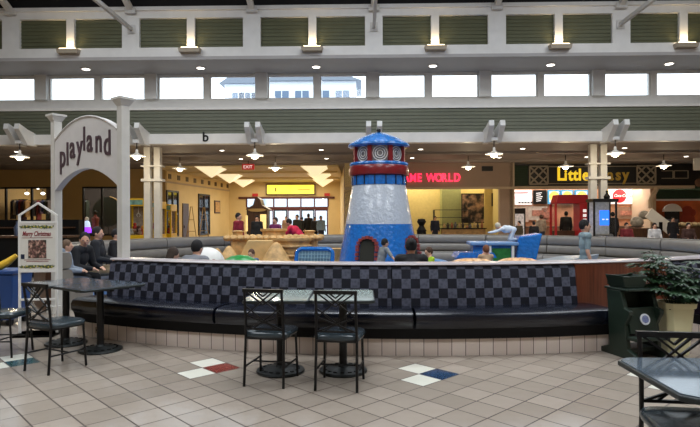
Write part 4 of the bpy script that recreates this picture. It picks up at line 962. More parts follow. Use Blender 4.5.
MB().add([(-.7,-.25,0),(.5,-.25,0),(.5,.25,0),(-.7,.25,0),(-.8,-.35,.5),(.3,-.35,.66),(.95,0,.72),(.3,.35,.66),(-.8,.35,.5)],[(3,2,1,0),(4,5,6,7,8),(0,1,5,4),(1,2,7,6),(1,6,5),(2,3,8,7),(3,0,4,8)]).build('hull',hull,w_,bevel=.02)

# ================================================================== people
SK = {'l': mat('light skin', s(206,158,132), .5, var=.04), 'm': mat('tan skin', s(170,120,92), .5, var=.04), 'd': mat('brown skin', s(120,80,60), .5, var=.04)}
clothmats = {}
def cloth(c, nm='cloth'):
    if c not in clothmats: clothmats[c] = mat('cloth %s' % nm, s(*c), .85, var=.12, scale=12)
    return clothmats[c]
EYE = mat('dark eye', s(20,16,16), .3); LIP = mat('lip', s(150,84,78), .5)
def remesh(name, mb, m, parent, vox, smooth=6):
    me = bpy.data.meshes.new(name); me.from_pydata([tuple(p) for p in mb.v], [], mb.f)
    import bmesh
    bm = bmesh.new(); bm.from_mesh(me); bmesh.ops.recalc_face_normals(bm, faces=bm.faces); bm.to_mesh(me); bm.free()
    o = bpy.data.objects.new(name, me); C.objects.link(o)
    r = o.modifiers.new('r','REMESH'); r.mode = 'VOXEL'; r.voxel_size = vox; r.use_smooth_shade = True
    sm = o.modifiers.new('s','SMOOTH'); sm.iterations = smooth; sm.factor = .5
    bpy.context.view_layer.update()
    me2 = bpy.data.meshes.new_from_object(o.evaluated_get(bpy.context.evaluated_depsgraph_get()))
    C.objects.unlink(o); bpy.data.objects.remove(o); bpy.data.meshes.remove(me)
    me2.materials.clear(); me2.materials.append(m); me2.name = name
    o = bpy.data.objects.new(name, me2); C.objects.link(o); o.parent = parent; return o
def caps(mb, a, b, r0, r1, n=12):
    mb.cyl(a, b, r0, r1, n); mb.ball(a, r0, n, 8); mb.ball(b, r1, n, 8)
def person(label, loc, yaw, h=1.7, legs='stand', seat=.45, lean=0, arms=None, top=(40,40,46), bottom=(36,38,48), hair=(24,20,18), hairstyle='short', skin='l',
           head_yaw=0, head_pitch=0, sleeve=1.0, near=False, hat=None, prone=False, group=None, vox=None, hood=None, bulk=1.0):
    vox = vox or (.011 if near else .02)
    t = thing('person', label, 'person', loc, R(yaw), group)
    V = Vector; sl_ = h*.245; th = h*.245; ank = h*.04
    if legs == 'sit': pz = seat+h*.055
    elif legs == 'kneel': pz = h*.30
    else: pz = h*.52
    pel = V((0,0,pz)); ln = R(lean); up = V((0,sin(ln),cos(ln))); fw = V((0,cos(ln),-sin(ln)))
    chest = pel+up*h*.20; shc = pel+up*h*.29; neck = pel+up*h*.325
    hp = R(head_pitch)+ln*.4; hd = V((0,sin(hp),cos(hp))); headc = neck+hd*h*.075
    HM = Matrix.Rotation(R(head_yaw),3,'Z') @ Matrix.Rotation(-hp,3,'X'); hs = h if h > 1.45 else h*(1+.25*(1.45-h)/.6)
    J = {}
    for sx in (-1,1):
        hip = pel+V((sx*h*.052,0,-h*.01))
        if legs == 'sit':
            kn = V((sx*h*.075, th*.98, seat+h*.035)); an = V((sx*h*.07, th*.98+.02, max(ank, seat+h*.035-sl_)))
        elif legs == 'walk':
            k_ = sx*.13*h; kn = hip+V((0, k_*.9+.03*h, -th*.97)); an = kn+V((0, k_*.7-(.06*h if sx < 0 else 0), -sl_*.95)); an.z = max(ank, an.z)
        elif legs == 'kneel':
            kn = V((sx*h*.07,.10*h,.06*h)); an = V((sx*h*.07,-.14*h,.05*h))
        else: kn = V((sx*h*.06,.01*h,pz-.01*h-th)); an = V((sx*h*.065,-.005*h,ank))
        sh = shc+V((sx*h*.105,0,0))
        a_ = (arms or 'down'); a_ = a_ if isinstance(a_, str) else a_[0 if sx < 0 else 1]
        if a_ == 'down': e_ = sh+V((sx*.03*h,-.01*h,-.17*h)); w_ = e_+V((0,.045*h,-.14*h))
        elif a_ == 'lap': e_ = sh+V((sx*.035*h,.03*h,-.165*h)); w_ = e_+V((-sx*.06*h,.125*h,-.02*h))
        elif a_ == 'fwd': e_ = sh+V((sx*.02*h,.10*h,-.13*h)); w_ = e_+V((-sx*.02*h,.14*h,.0))
        elif a_ == 'reach': e_ = sh+V((sx*.02*h,.15*h,-.06*h)); w_ = e_+V((0,.14*h,-.03*h))
        elif a_ == 'side': e_ = sh+V((sx*.13*h,.02*h,-.11*h)); w_ = e_+V((sx*.09*h,.05*h,-.10*h))
        elif a_ == 'face': e_ = sh+V((sx*.02*h,.08*h,-.14*h)); w_ = e_+V((-sx*.04*h,.05*h,.13*h))
        else: e_, w_ = sh+V(a_[0])*h, sh+V(a_[1])*h
        J[sx] = (hip, kn, an, sh, e_, w_)
    b = MB()
    # torso
    b.ball(pel+up*.01*h,(h*.088*bulk,h*.062*bulk,h*.07),16,10); b.ball(pel+up*.11*h,(h*.078*bulk,h*.058*bulk,h*.10),16,10); b.ball(chest,(h*.092*bulk,h*.064*bulk,h*.10),16,10)
    caps(b, J[-1][3]*.9+J[1][3]*.1, J[1][3]*.9+J[-1][3]*.1, h*.042, h*.042); caps(b, shc, headc-hd*h*.03, h*.034, h*.031)
    hr = (hs*.046, hs*.056, hs*.068)
    b.ball(headc, hr, 18, 12, HM); b.ball(headc+HM@V((0,hr[1]*.35,-hr[2]*.45)), (hr[0]*.72,hr[1]*.6,hr[2]*.5), 12, 8, HM)
    b.ball(headc+HM@V((0,hr[1]*1.02,-hr[2]*.12)), (hs*.008,hs*.013,hs*.016), 8, 6, HM)
    for sx in (-1,1): b.ball(headc+HM@V((sx*hr[0]*1.02,-hr[1]*.05,-hr[2]*.08)), (hs*.006,hs*.013,hs*.018), 8, 6, HM)
    tp = MB(); bt_ = MB(); infl = .010+.004*(h/1.7)
    tp.ball(pel+up*.03*h,(h*.098*bulk,h*.074*bulk,h*.075),16,10); tp.ball(pel+up*.11*h,(h*.092*bulk,h*.070*bulk,h*.10),16,10); tp.ball(chest,(h*.102*bulk,h*.076*bulk,h*.105),16,10)
    caps(tp, J[-1][3], J[1][3], h*.046, h*.046); tp.cyl(shc, shc+up*h*.045, h*.055, h*.042)
    bt_.ball(pel,(h*.098*bulk,h*.074*bulk,h*.065),16,10)
    shoes = []
    for sx in (-1,1):
        hip, kn, an, sh, e_, w_ = J[sx]
        caps(b, hip, kn, h*.05, h*.031); caps(b, kn, an, h*.031, h*.021); caps(b, an, an+V((0,h*.085,-h*.018)), h*.02, h*.015)
        caps(bt_, hip, kn, h*.058*bulk, h*.040); caps(bt_, kn, an+V((0,0,.02*h)), h*.040, h*.032)
        caps(b, sh, e_, h*.029, h*.022); caps(b, e_, w_, h*.022, h*.015)
        caps(tp, sh, sh+(e_-sh)*min(1,sleeve*2), h*.040*bulk, h*.033*bulk)
        if sleeve > .6: caps(tp, e_, w_, h*.033*bulk, h*.026)
        # hand: palm, four fingers, thumb
        d = (w_-e_).normalized(); sd2 = d.cross(V((0,0,1)));  sd2 = sd2.normalized() if sd2.length > .1 else V((0,1,0)); dn = d.cross(sd2)
        if a_ == 'down' or True:
            pc = w_+d*h*.028
            b.ball(pc, (h*.02,h*.02,h*.02) if not near else (h*.018,h*.018,h*.018), 10, 8)
            if near:
                for i in range(4):
                    q0 = w_+d*h*.042+sd2*h*(.0085*(i-1.5)); q1 = q0+d*h*(.02+.003*(i in (1,2)))+dn*h*.006; q2 = q1+d*h*.012+dn*h*.012
                    caps(b,q0,q1,h*.0052,h*.0048,8); caps(b,q1,q2,h*.0048,h*.0042,8)
                q0 = w_+d*h*.015-sd2*sx*h*.014; q1 = q0+d*h*.02-sd2*sx*h*.014; caps(b,q0,q1,h*.006,h*.005,8)
        shoes.append(an)
    remesh('body', b, SK[skin], t, vox if not near else .007)
    remesh('top', tp, cloth(top), t, vox); remesh('trousers', bt_, cloth(bottom), t, vox)
    for an in shoes:
        q = MB(); q.ball(an+V((0,h*.035,-ank*.45)), (h*.03,h*.075,h*.026), 12, 8); q.build('shoe', cloth((34,32,34)), t, smooth=True)
    hh = MB(); hm = cloth(hair, 'hair'); hh.ball(headc+HM@V((0,-hr[1]*.17,hr[2]*.20)), (hr[0]*1.13,hr[1]*1.03,hr[2]*.98), 16, 12, HM)
    if hairstyle == 'long':
        hh.ball(headc+HM@V((0,-hr[1]*.55,-hr[2]*.55)), (hr[0]*1.15,hr[1]*.62,hr[2]*1.15), 14, 10, HM)
    if hairstyle == 'bun': hh.ball(headc+HM@V((0,-hr[1]*1.0,hr[2]*.5)), (hr[0]*.55,)*3, 12, 8, HM)
    remesh('hair', hh, hm, t, vox*.8, 3)
    if near or True:
        for sx in (-1,1): MB().ball(headc+HM@V((sx*hr[0]*.42,hr[1]*.92,0)), (hs*.0065,hs*.004,hs*.005), 8, 6, HM).build('eye', EYE, t)
        MB().ball(headc+HM@V((0,hr[1]*.95,-hr[2]*.48)), (hs*.014,hs*.004,hs*.004), 8, 6, HM).build('mouth', LIP, t)
    if hood:
        remesh('hood', MB().ball(neck-fw*h*.05+up*h*.01,(h*.07,h*.045,h*.045),14,10), cloth(hood), t, vox)
    if hat:
        MB().lathe([(hr[0]*1.25,hr[2]*.35),(hr[0]*1.2,hr[2]*.9),(hr[0]*.7,hr[2]*1.3),(.01,hr[2]*1.36)],16,tuple(headc+V((0,-hr[1]*.1,0)))).build('hat', cloth(hat), t, smooth=True)
    return t
# seated beside the entrance, on the ring's padded bench (facing the play area)
def bench_seat(tdeg, off=1.12): p = ring(tdeg, off); return (p.x, p.y, 0)
def bs(td, off=1.22): q = ring(td, off); return (q.x, q.y, 0), -(td) if False else math.degrees(atan2(-(CX-q.x), (CY-q.y)))
p_, y_ = bs(-53.5, 1.18); person('person in a puffy pale grey hooded jacket sitting next to the holiday poster', (p_[0]-.22,p_[1]-.12,0), -70, 1.42, 'sit', .385, 8, 'lap', (140,150,164), (60,66,80), (96,74,56), near=True, hood=(128,138,150), bulk=1.15)
p_, y_ = bs(-57, 1.34); person('person with short black hair in a black jacket leaning forward', (p_[0]-.28,p_[1]+.1,0), -100, 1.74, 'sit', .385, 26, 'lap', (20,20,24), (18,18,22), (14,12,12), skin='l', near=True, head_yaw=-50, bulk=1.1)
p_, y_ = bs(-66, 1.34); person('person in a dark jacket and tan trousers sitting upright behind the leaning black-haired person', (p_[0]+.14,p_[1]+.35,0), -80, 1.80, 'sit', .385, 6, 'lap', (24,25,30), (128,110,84), (28,22,20), skin='l', near=True, head_yaw=-8, bulk=1.15)
p_, y_ = bs(-77, 1.34); person('person in black partly behind the taller cream arch post', (p_[0]+.45,p_[1]+.3,0), -85, 1.70, 'sit', .385, 10, 'lap', (22,20,24), (120,104,84), (26,20,20), skin='l')
# inside the ring
person('person with dark hair and a light grey top seen from behind over the booth ledge', (-2.27,7.62,0), -25, 1.58, 'sit', .385, 24, 'lap', (128,130,136), (50,54,70), (20,17,18), head_yaw=0)
person('person with brown hair bent low in a dark grey hoodie beside the light grey top', (-2.90,7.92,0), -50, 1.52, 'sit', .385, 42, 'lap', (70,68,70), (50,54,70), (64,50,42), 'long')
person('child in a grey t-shirt with arms spread in front of the lighthouse', (.57,10.6,.03), -65, 1.07, 'walk', lean=18, arms=('side','side'), top=(122,124,124), bottom=(50,52,60), sleeve=.5, near=True, hair=(20,16,16))
person('person with tied-back black hair in a black top seen from behind over the booth ledge', (.84,7.45,0), 0, 1.56, 'sit', .385, 14, 'lap', (18,17,20), (40,40,50), (16,14,16), 'bun', skin='m', near=True)
person('small child in a bright yellow-green top beside the person in the black top', (1.36,9.0,.03), 110, .98, 'stand', lean=14, arms='fwd', top=(160,190,40), bottom=(50,52,60), hair=(70,48,34))
person('small brown-haired child behind the ribbed play clam', (2.32,9.4,.03), 10, .98, 'stand', arms='fwd', top=(176,150,120), bottom=(60,60,80), hair=(110,66,42))
person('child in a white shirt crawling over the tugboat roof', (3.60,12.1,.955), 84, .92, 'kneel', lean=88, arms='reach', top=(206,212,220), bottom=(196,204,214), hair=(190,180,160), group=None)
person('child in a blue-grey t-shirt walking along the ring near the wood partition', (3.78,8.85,.03), -98, 1.42, 'walk', arms=('down','down'), top=(124,142,148), bottom=(30,32,44), sleeve=.4, skin='l', near=True, hair=(22,18,18), bulk=.84)
person('small child with brown hair crouching behind the green play turtle', (-1.87,10.6,.03), 160, 1.12, 'kneel', lean=10, arms='fwd', top=(90,110,140), bottom=(60,60,80), hair=(84,56,40))
person('person in a dark red patterned jacket standing behind the sandcastle', (-3.36,16.6,.03), -110, 1.66, 'stand', arms='down', top=(136,28,44), bottom=(40,40,50), hair=(24,18,18))
person('person in a bright pink-red jacket bending over behind the castle drum', (-1.45,16.9,.03), 80, 1.66, 'stand', lean=48, arms='fwd', top=(206,36,70), bottom=(40,40,50), hair=(30,22,20), bulk=1.15)
person('child in a purple top standing next to the bending pink-red jacket', (-2.35,17.3,.03), 150, 1.52, 'stand', arms='down', top=(120,44,90), bottom=(40,40,50), hair=(50,34,28))
far = [
 (257,22.5,180,1.66,'person in black standing before the brown kiosk',(20,20,24),(26,26,30),(20,16,16)),
 (297,27.5,150,1.74,'person in a dark green coat in the corridor past the pink-red jacket',(44,46,38),(30,30,34),(70,56,44)),
 (302,35,10,1.68,'person in a black coat walking toward the entrance doors, beside the dark green coat',(16,16,20),(20,20,24),(20,16,16)),
 (308.5,33.5,0,1.86,'tallest person in black before the glass entrance doors',(12,12,16),(16,16,20),(16,14,14)),
 (315,32,200,1.66,'person in charcoal before the doors, beside the pale blue jacket',(50,52,60),(20,20,24),(30,22,20)),
 (321,30,210,1.70,'person in a pale blue jacket near the corridor corner wall',(150,176,200),(50,56,70),(60,46,36)),
 (286,36,180,1.72,'person in a tan coat far off before the entrance doors',(150,120,96),(40,40,46),(60,46,36)),
 (541,25.5,10,1.68,'person in a pale beige top standing at the food counter',(176,160,140),(70,70,80),(60,40,32)),
 (566,26.2,0,1.84,'tall person in a long black coat under the red kiosk roof',(14,14,16),(18,18,20),(20,16,16)),
 (519,24,120,1.40,'person in an olive top in front of the drinks cooler',(70,60,44),(40,40,46),(26,20,18)),
 (534,23.2,-30,1.38,'person in black between the olive top and the pale beige top',(18,18,22),(30,30,36),(18,14,14)),
 (612.5,24.5,0,1.78,'person in black beside the glass display case',(20,20,22),(24,24,28),(16,14,14)),
 (673,24.5,170,1.55,'person in a black top below the arched black board',(22,20,24),(30,30,36),(20,16,16)),
 (435,29.8,190,1.66,'person in a navy top inside the shop with red lettering',(26,32,54),(30,34,50),(40,30,26)),
]
for px, Y, yw, h, lab, tp, bt2, hr_ in far:
    person(lab, (wx(px,Y), Y, 0), yw, h, 'stand', arms='down', top=tp, bottom=bt2, hair=hr_, vox=.03)
# seated at the food court tables past the ring
def ctable(lab, x, y):
    t = thing('cafe_table', lab, 'table', (x,y,0), 0, 'food court tables past the ring')
    MB().lathe([(.25,0),(.25,.03),(.04,.05)],20).build('base','iron',t); MB().cyl((0,0,.05),(0,0,.70),.04).build('column','iron',t); MB().box(-.4,.4,-.35,.35,.70,.735).build('tabletop','tabletop2',t,bevel=.008)
ctable('dark table before the person in the red checked shirt', wx(625,20.4), 20.4); ctable('dark table by the dark-haired person in white', wx(653,20.0), 20.0)
ctable('dark table at the picture edge past the ring', wx(690,19.7), 19.7)
def stool(x, y, yw, lab):
    t = thing('cafe_chair', lab, 'chair', (x,y,0), R(yw), 'far food court chairs')
    MB().box(-.2,.2,-.2,.2,.42,.46).build('seat','seatvinyl',t)
    for a in (-.17,.17):
        for b in (-.17,.17): MB().cyl((a,b,0),(a,b,.42),.014,n=6).build('leg','iron',t)
    MB().box(-.19,.19,-.21,-.185,.46,.84).build('backrest','iron',t)
for px, Y, yw, h, lab, tp, hr_, hs_ in ((626,21.3,180,1.62,'person in a red checked shirt seated past the ring beside the double column',(120,36,40),(16,14,14),'short'),(654,20.9,175,1.60,'dark-haired person in a white shirt seated past the ring facing this way',(206,202,200),(34,22,20),'long'),
        (688,21.0,170,1.60,'person in a brown top seated at the picture edge below the mural',(70,44,36),(24,18,18),'short')):
    person(lab, (wx(px,Y),Y,0), yw, h, 'sit', .46, 4, 'lap', tp, (40,40,50), hr_, hs_, vox=.025)
    stool(wx(px,Y), Y, yw, 'dark chair under the %s' % lab.split(' seated')[0])

# ================================================================== shop contents
# red kiosk
kr = mat('red painted kiosk', s(168,22,30), .45, var=.08)
t = thing('red_kiosk', 'red roofed kiosk before the food counter', 'kiosk', (wx(569.5,24), 24, 0))
MB().prism([(-.72,2.12),(.70,2.12),(.66,2.50),(-.60,2.50)], -.35, .35).build('roof',kr,t,bevel=.02)
MB().box(.30,.72,-.35,.35,0,2.12).build('side_panel',kr,t,bevel=.01); MB().box(-.74,-.66,-.35,-.27,0,2.12).build('post',kr,t); MB().box(-.74,-.66,.27,.35,0,2.12).build('post',kr,t)
q = MB()
for i in range(6): q.box(.44,.58,-.37,-.35,.75+.2*i,.87+.2*i)
q.build('white_mark','lit_white',t); MB().box(-.66,.30,.2,.33,0,.95).build('counter','brownwood',t)
# glass display case
t = thing('display_case', 'tall black-framed glass display machine with a blue screen under the double column', 'vending machine', (wx(602,21.2), 21.2, 0))
f = MB()
for x in (-.44,.38):
    for y in (-.3,.24): f.box(x,x+.06,y,y+.06,0,2.2)
f.box(-.44,.44,-.3,.3,.0,.75).box(-.48,.48,-.34,.34,2.1,2.22); f.build('frame','blackframe',t)
MB().box(-.38,.38,-.29,-.28,.75,2.1).build('front_pane','glass',t)
MB().box(-.22,.12,-.34,-.30,1.22,1.78).build('screen', mat('blue screen', (.02,.1,.6), .4, emit=(.02,.16,1), es=1.5), t)
MB().box(-.14,-.06,-.35,-.34,1.42,1.46).box(.0,.08,-.35,-.34,1.42,1.46).build('screen_mark','lit_white',t)
q = MB()
for i in range(7): q.ball((-.3+.1*i,-.1,.82),(.07,.1,.08),10,6)
q.build('goods', mat('pale goods', s(180,170,164), .5, var=.2), t)
q = MB().box(-.38,.38,.24,.26,.75,2.1); q.build('rear_panel', mat('display rear', s(170,160,154), .5, var=.4, scale=8, emit=(1,.95,.9), es=.15), t)  # rear panel glows faintly, added to brighten the case interior
t = thing('display_figure', 'small dark figure standing on top of the glass display machine', 'figure', (wx(607,21.2), 21.2, 2.22))
MB().lathe([(.1,0),(.12,.1),(.05,.2),(.03,.26)],12).build('body','dark',t); MB().ball((0,0,.28),.05,10,8).build('head','dark',t)
# claw machines
yl = mat('yellow machine paint', s(214,172,30), .35, var=.08)
def claw(x, y, w_, h, lab):
    t = thing('claw_machine', lab, 'claw machine', (x,y,0), 0, 'yellow claw machines'); a = w_/2
    MB().box(-a,a,-.4,.4,0,.85).build('cabinet',yl,t,bevel=.02); MB().box(-a,a,-.4,.4,h-.32,h).build('marquee',yl,t,bevel=.02)
    f = MB()
    for sx in (-1,1):
        for sy in (-1,1): f.box(sx*a-(.07 if sx>0 else 0),sx*a+(.07 if sx<0 else 0),sy*.4-(.07 if sy>0 else 0),sy*.4+(.07 if sy<0 else 0),.85,h-.32)
    f.build('corner_post',yl,t)
    MB().box(-a*.8,a*.8,-.42,-.40,h-.26,h-.06).build('marquee_panel', mat('blue green marquee', s(110,150,140), .4, var=.4, scale=6), t)
    MB().box(-a+.07,a-.07,-.38,-.37,.85,h-.32).build('front_pane','glass',t); MB().box(-a+.05,a-.05,.36,.38,.85,h-.32).build('rear_panel', mat('machine lining in lit tone', s(150,132,120), .6, var=.3), t)  # rear panel's pale colour stands in for a lit interior
    random.seed(int(w_*100)); cols = [s(190,150,130),s(180,60,50),s(210,200,190),s(90,60,50),s(220,140,60)]
    for i in range(7):
        q = MB(); cx_ = -a+.2+(w_-.4)*random.random(); cy_ = -.2+.35*random.random(); cz_ = .93+.12*(i//3)
        q.ball((cx_,cy_,cz_),(.1,.1,.09),10,8).ball((cx_,cy_-.02,cz_+.13),(.07,.07,.07),10,8); q.build('plush_toy', mat('plush', cols[i%5], .9, var=.2), t, smooth=True)
    MB().cyl((0,0,h-.32),(0,0,h-.6),.01).tube([(0,0,h-.6),(.08,0,h-.68),(.04,0,h-.76)],.012,6).tube([(0,0,h-.6),(-.08,0,h-.68),(-.04,0,h-.76)],.012,6).build('claw','cream' if 'cream' in M else 'white',t)
claw(wx(138.5,23.2), 23.2, .86, 2.38, 'wide yellow claw machine beside the taller arch post'); claw(wx(155,24.2), 24.4, .62, 2.3, 'narrow yellow claw machine behind the double cream column'); claw(wx(167,25.0), 25.4, .4, 2.2, 'slimmest yellow claw machine at the corridor mouth')
# brown kiosk in the corridor
t = thing('wooden_kiosk', 'dark brown wooden kiosk with lit amber panels in the entrance corridor', 'kiosk', (wx(259,28), 28, 0))
MB().box(-.5,.5,-.4,.4,0,2.0).build('body','brownwood',t,bevel=.02); MB().prism([(-.6,2.0),(.6,2.0),(.22,2.22),(.14,2.5),(0,2.62),(-.14,2.5),(-.22,2.22)], -.45, .45).build('roof','brownwood',t)
MB().prism([(-.5,1.98),(-.3,1.9),(0,1.88),(.3,1.9),(.5,1.98),(.3,2.04),(-.3,2.04)], -.48,-.45).build('trim_arch','tan',t)
al = mat('amber lit panel', (1,.7,.2), .5, var=.5, scale=5, emit=(1,.72,.3), es=.9)
MB().box(.14,.44,-.42,-.40,1.0,1.75).build('panel',al,t); MB().box(-.62,-.5,-.3,.3,.9,1.7).build('side_panel',al,t)
# wood posts / railings along the corridor wall
for i, a in enumerate((1.95, 3.8)):
    q = onwall(a, 0, .7)
    t = thing('wooden_easel', ['thin tapering wooden frame between the first dark corridor window and the brown door', 'thin tapering wooden frame between the brown door and the second dark corridor window'][i], 'frame', tuple(q), 0, 'tapering wooden frames')
    MB().bar((-.35,0,0),(-.04,0,2.3),.04).bar((.35,0,0),(.04,0,2.3),.04).bar((-.24,0,.8),(.24,0,.8),.03).bar((-.14,0,1.5),(.14,0,1.5),.03).build('frame','tan',t)
q = onwall(7.7, 1.95, .03); t = thing('wall_picture','small framed picture on the yellow corridor wall','picture', tuple(q), atan2(dl.y,dl.x)+pi)
MB().box(-.5,.5,-.03,.03,0,.9).build('frame','brownwood',t); 
MB().box(-.4,.4,.03,.05,.1,.8).box(-.4,.4,-.05,-.03,.1,.8).build('picture','sand',t)
# middle shop: large picture, counter, racks, small picture, bin
a, b = W(461,223,31), W(485,193.5,31)
t = thing('wall_picture', 'large dark picture leaning behind the counter of the shop with red lettering', 'picture', ((a.x+b.x)/2, 30.9, a.z)); w2 = (b.x-a.x)/2
MB().box(-w2,w2,-.04,.04,0,b.z-a.z).build('frame','blackframe',t)
pc = mat('dark pictorial print', s(80,54,44), .5, var=1.0, scale=2.6); r_ = [x for x in pc.node_tree.nodes if x.type=='VALTORGB'][0]; r_.color_ramp.elements[0].color = s(20,16,16)+(1,); r_.color_ramp.elements[1].color = s(190,150,120)+(1,); r_.color_ramp.elements[0].position=.45
MB().box(-w2+.06,w2-.06,-.06,-.04,.06,b.z-a.z-.06).build('print',pc,t)
t = thing('display_counter', 'low display counter of small goods below the large dark picture', 'counter', (wx(463,29.6), 29.6, 0))
MB().box(-1.15,1.15,-.25,.25,0,.95).build('body', mat('counter tan', s(150,116,70), .5, var=.3, scale=6), t); MB().box(-1.2,1.2,-.3,.3,.95,1.0).build('worktop','dark',t)
random.seed(5)
for i in range(11):
    x = wx(463,29.6)-1.0+.2*i; hh_ = .12+.22*random.random()
    g_ = MB().lathe([(.06,0),(.08,hh_*.5),(.04,hh_*.8),(.05,hh_)],10).build('counter_vase', mat('ornament', [s(180,150,100),s(60,50,46),s(150,90,60),s(90,90,96)][i%4], .4)); g_.location = (x, 29.6+.1*((i%2)-.5), 1.0)
    tag(g_, 'small ornament on the display counter of the shop with red lettering', 'ornament', 'ornaments on the display counter')
t = thing('display_rack', 'black open display rack beside the person in navy', 'rack', (wx(452,30.2), 30.3, 0))
q = MB()
for x in (-1.0,.95): q.box(x,x+.05,-.2,-.15,0,2.0).box(x,x+.05,.15,.2,0,2.0)
q.build('upright','blackframe',t)
for z in (1.15,1.55,1.97): MB().box(-1.0,1.0,-.2,.2,z,z+.03).build('shelf','blackframe',t)
t = thing('wall_picture', 'small dark framed picture on the pale yellow wall near the food stand', 'picture', (wx(494.5,30.35), 30.36, 2.18))
MB().box(-.15,.15,-.03,.03,0,.72).build('frame','blackframe',t); MB().box(-.09,.09,-.04,-.03,.1,.62).build('print','tan',t)
t = thing('waste_bin', 'black round bin with a domed lid below the red lettering', 'bin', (wx(421.5,24), 24, 0))
MB().lathe([(.2,0),(.2,.95),(.22,.97),(.22,1.0)],20).build('body','dark',t); MB().lathe([(.2,1.0),(.18,1.04),(.1,1.2),(.2,1.36),(.15,1.48),(.02,1.5)],20).build('lid','dark',t)
# slanted banner and wrapped goods near the double column
t = thing('leaning_panel', 'cream panel leaning at an angle between the drinks panel and the chalk board', 'panel', (wx(660,26.5), 26.5, 0))
MB().bar((-.55,0,1.75),(.75,0,.75),.1,.5).build('panel','white2',t); MB().box(-.08,.08,-.08,.08,0,1.3).build('stand','dark',t)
t = thing('popcorn_machine', 'grey round-topped appliance on a stand beside the leaning cream panel', 'appliance', (wx(640,27.6), 27.6, 0))
MB().box(-.45,.45,-.3,.3,0,1.0).build('cabinet','brownwood',t); MB().ball((-.15,0,1.3),(.32,.28,.28)).ball((.2,0,1.65),(.26,.25,.22)).build('hopper', mat('speckled grey', s(150,146,138), .4, var=.3, scale=9), t, smooth=True)
t = thing('salad_bar', 'pale counter with rounded goods under the orange mural', 'counter', (wx(688,28), 28.2, 0))
MB().box(-1.3,1.3,-.4,.4,0,1.05).build('body','brownwood',t)
q = MB()
for i in range(8): q.ball((-1.1+.31*i,0,1.16),(.17,.25,.13),12,8)
q.build('goods', mat('creamy goods', s(196,172,130), .6, var=.3), t, smooth=True)
# left shop: racks, goods, lights, dark round reflector
cols = [s(40,40,46),s(120,40,40),s(60,70,110),s(150,110,60),s(90,80,76),s(200,190,180),s(70,40,60),s(50,60,50)]
random.seed(21)
labs_ = ['at the picture edge', 'next to the first window bar', 'between two window bars', 'with a yellow-orange pile on it', 'with a pale violet drape', 'behind the poster gable', 'beside the shorter arch post', 'seen under the arch sign']
for i, px in enumerate((7, 14, 21, 28, 36, 43, 50, 82)):
    t = thing('clothes_rack', 'clothes rack inside the dark framed shop windows, %s' % labs_[i], 'clothes rack', (max(-20.3, wx(px,33)), 32.6+.7*(i%3), 0), 0, 'clothes racks in the dark shop')
    MB().bar((-.25,0,2.75),(.25,0,2.75),.03).cyl((0,0,0),(0,0,2.75),.025).box(-.22,.22,-.2,.2,0,.05).build('stand','iron',t)
    for j in range(3):
        x = -.17+.17*j; z0 = 1.5+.5*random.random()
        MB().prism([(-.22,z0),(.22,z0),(.2,2.6),(.06,2.71),(-.06,2.71),(-.2,2.6)], x-.05, x+.05, 'YZ').build('garment', mat('garment', cols[(i*3+j*5)%8], .85, var=.2), t, bevel=.01)
for i, (px, py, lab) in enumerate(((6,188,'at the picture edge'),(12,193,'second from the picture edge'),(27,193.5,'over the orange pile'),(38,188,'the largest, over the poster gable'),(43,193.5,'small one beside the shorter post'),(73.5,188.5,'under the arch, beside the tan pier'),(87,187,'above the round dark screen'),(119,188,'beside the taller arch post'),(141,187,'between the taller post and the cream column'))):
    p = W(px, py, 33.5)
    t = thing('shop_spotlight', 'small bright shop ceiling light %s' % lab, 'spotlight', (p.x, 33.5, p.z), 0, 'small lights in the dark shop')
    MB().ball((0,0,0),(.12,.12,.08),12,8).build('lens','down',t); MB().cyl((0,0,.05),(0,0,4.39-p.z),.02).build('stem','iron',t)
t = thing('round_screen', 'large round dark green screen behind the glass under the arch sign', 'screen', (wx(103,33), 33.6, .45))
MB().cyl((0,-.04,1.55),(0,.04,1.55),.92,n=40).build('disc', mat('dark green fabric', s(24,40,34), .6, var=.2), t)
MB().tube([(.95*cos(a),-.05,1.55+.95*sin(a)) for a in [R(-40+i*12) for i in range(11)]],.035,6).build('rim','tan',t); MB().cyl((0,.1,-.45),(0,.1,1.4),.03).box(-.3,.3,-.2,.3,-.45,-.4).build('stand','iron',t)
t = thing('lit_figure', 'colour-changing lit figure glowing white, violet and blue behind the shop glass', 'lit figure', (wx(89.5,32), 31.7, .75))
MB().lathe([(.26,0),(.24,.2),(.2,.35)],16).build('skirt', mat('violet glow', (.3,.05,.8), .4, emit=(.35,.05,1), es=1.6), t); MB().lathe([(.2,.35),(.16,.6),(.1,.7)],16).build('torso', mat('pale glow', (.6,.7,1), .4, emit=(.6,.75,1), es=1.0), t); MB().ball((0,0,.82),(.11,.11,.12)).build('head','pale' if 'pale' in M else 'lampwhite', t); MB().box(-.4,.4,-.3,.3,-.75,0).build('stand','dark',t)
for dx_, c_, lab in ((-.42,s(150,40,30),'red display dummy beside the glowing figure, nearer the tan pier'),(.40,s(120,50,40),'rust display dummy between the glowing figure and the round screen')):
    t = thing('display_dummy', lab, 'dummy', (wx(87,32)+dx_, 32.2, 0)); MB().lathe([(.2,0),(.2,.04),(.03,.06),(.03,.9),(.2,1.0),(.17,1.3),(.22,1.6),(.08,1.72),(.06,1.85)],16).build('torso', mat('dummy cloth', c_, .8, var=.2), t, smooth=True); MB().ball((0,0,1.93),(.1,.11,.13)).build('head','lampwhite' if dx_ < 0 else 'dark', t, smooth=True)
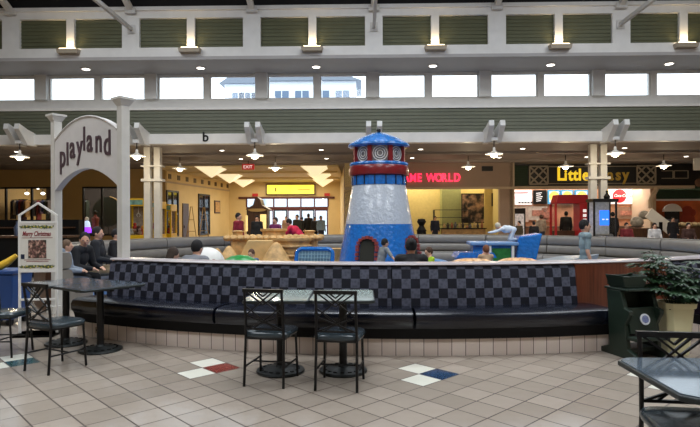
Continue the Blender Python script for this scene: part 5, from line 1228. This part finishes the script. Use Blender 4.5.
# counters and bin beyond the poster
t = thing('dark_counter', 'long dark counter at the picture edge behind the blue bin', 'counter', (-9.6, 14.5, 0)); MB().box(-2.6,2.3,-.35,.35,0,1.02).build('body','dark',t); MB().box(-2.65,2.35,-.4,.4,1.02,1.07).build('worktop','brownwood',t)
for x, c_, lab in ((-8.35,s(120,130,140),'grey bottle-shaped dispenser on the dark counter'),(-8.7,s(60,70,90),'dark blue bottle on the dark counter beside the grey dispenser')):
    g_ = MB().lathe([(.08,0),(.09,.22),(.04,.30),(.04,.38)],14).build('bottle', mat('bottle', c_, .3), smooth=True); g_.location = (x, 14.4, 1.07); tag(g_, lab, 'bottle')
t = thing('dark_shelving', 'tall dark shelving wall behind the long dark counter', 'shelving', (-13.2, 19.3, 0))
MB().box(-3.2,3.6,0,.3,0,1.5).build('case','dark',t)
for z in (.4,.8,1.2): MB().box(-3.1,3.5,-.14,0,z,z+.04).build('shelf','brownwood',t)
bb = mat('blue plastic bin', s(24,62,120), .4, var=.08)
t = thing('rubbish_cart', 'blue plastic bin with a yellow bag over its rim beside the poster stand', 'bin', (-4.90, 7.80, 0))
MB().add([(-.22,-.21,.08),(.22,-.21,.08),(.22,.21,.08),(-.22,.21,.08),(-.26,-.25,.72),(.26,-.25,.72),(.26,.25,.72),(-.26,.25,.72)],[(3,2,1,0),(4,5,6,7),(0,1,5,4),(1,2,6,5),(2,3,7,6),(3,0,4,7)]).build('body',bb,t,bevel=.02)
MB().box(-.28,.28,-.27,.27,.72,.77).build('rim',bb,t,bevel=.01)
for a in (-.17,.17):
    for b in (-.16,.16): MB().cyl((a-.03,b,.05),(a+.03,b,.05),.05).build('wheel','dark',t)
MB().tube([(-.12,-.1,.76),(.0,-.1,.82),(.1,-.08,.88),(.2,-.05,.97)],[.045,.055,.05,.03],10).build('bag', mat('yellow bag', s(214,170,40), .5, var=.15), t, smooth=True)

# ================================================================== turn the building and all that stands in it beyond the ring
bpy.context.view_layer.update()
for o in list(SC.objects):
    if o.parent is not None or o.type == 'CAMERA' or o.name.startswith(('padded_bench','ring_wall','floor')) and not o.name.startswith('floor_out'): continue
    if o.name.startswith('floor_outlet'): continue
    if o.get('kind') == 'structure' or o.location.y >= 19.0 or o.type == 'LIGHT' or 'wall_vent' in o.name: o.matrix_world = ROT @ o.matrix_world
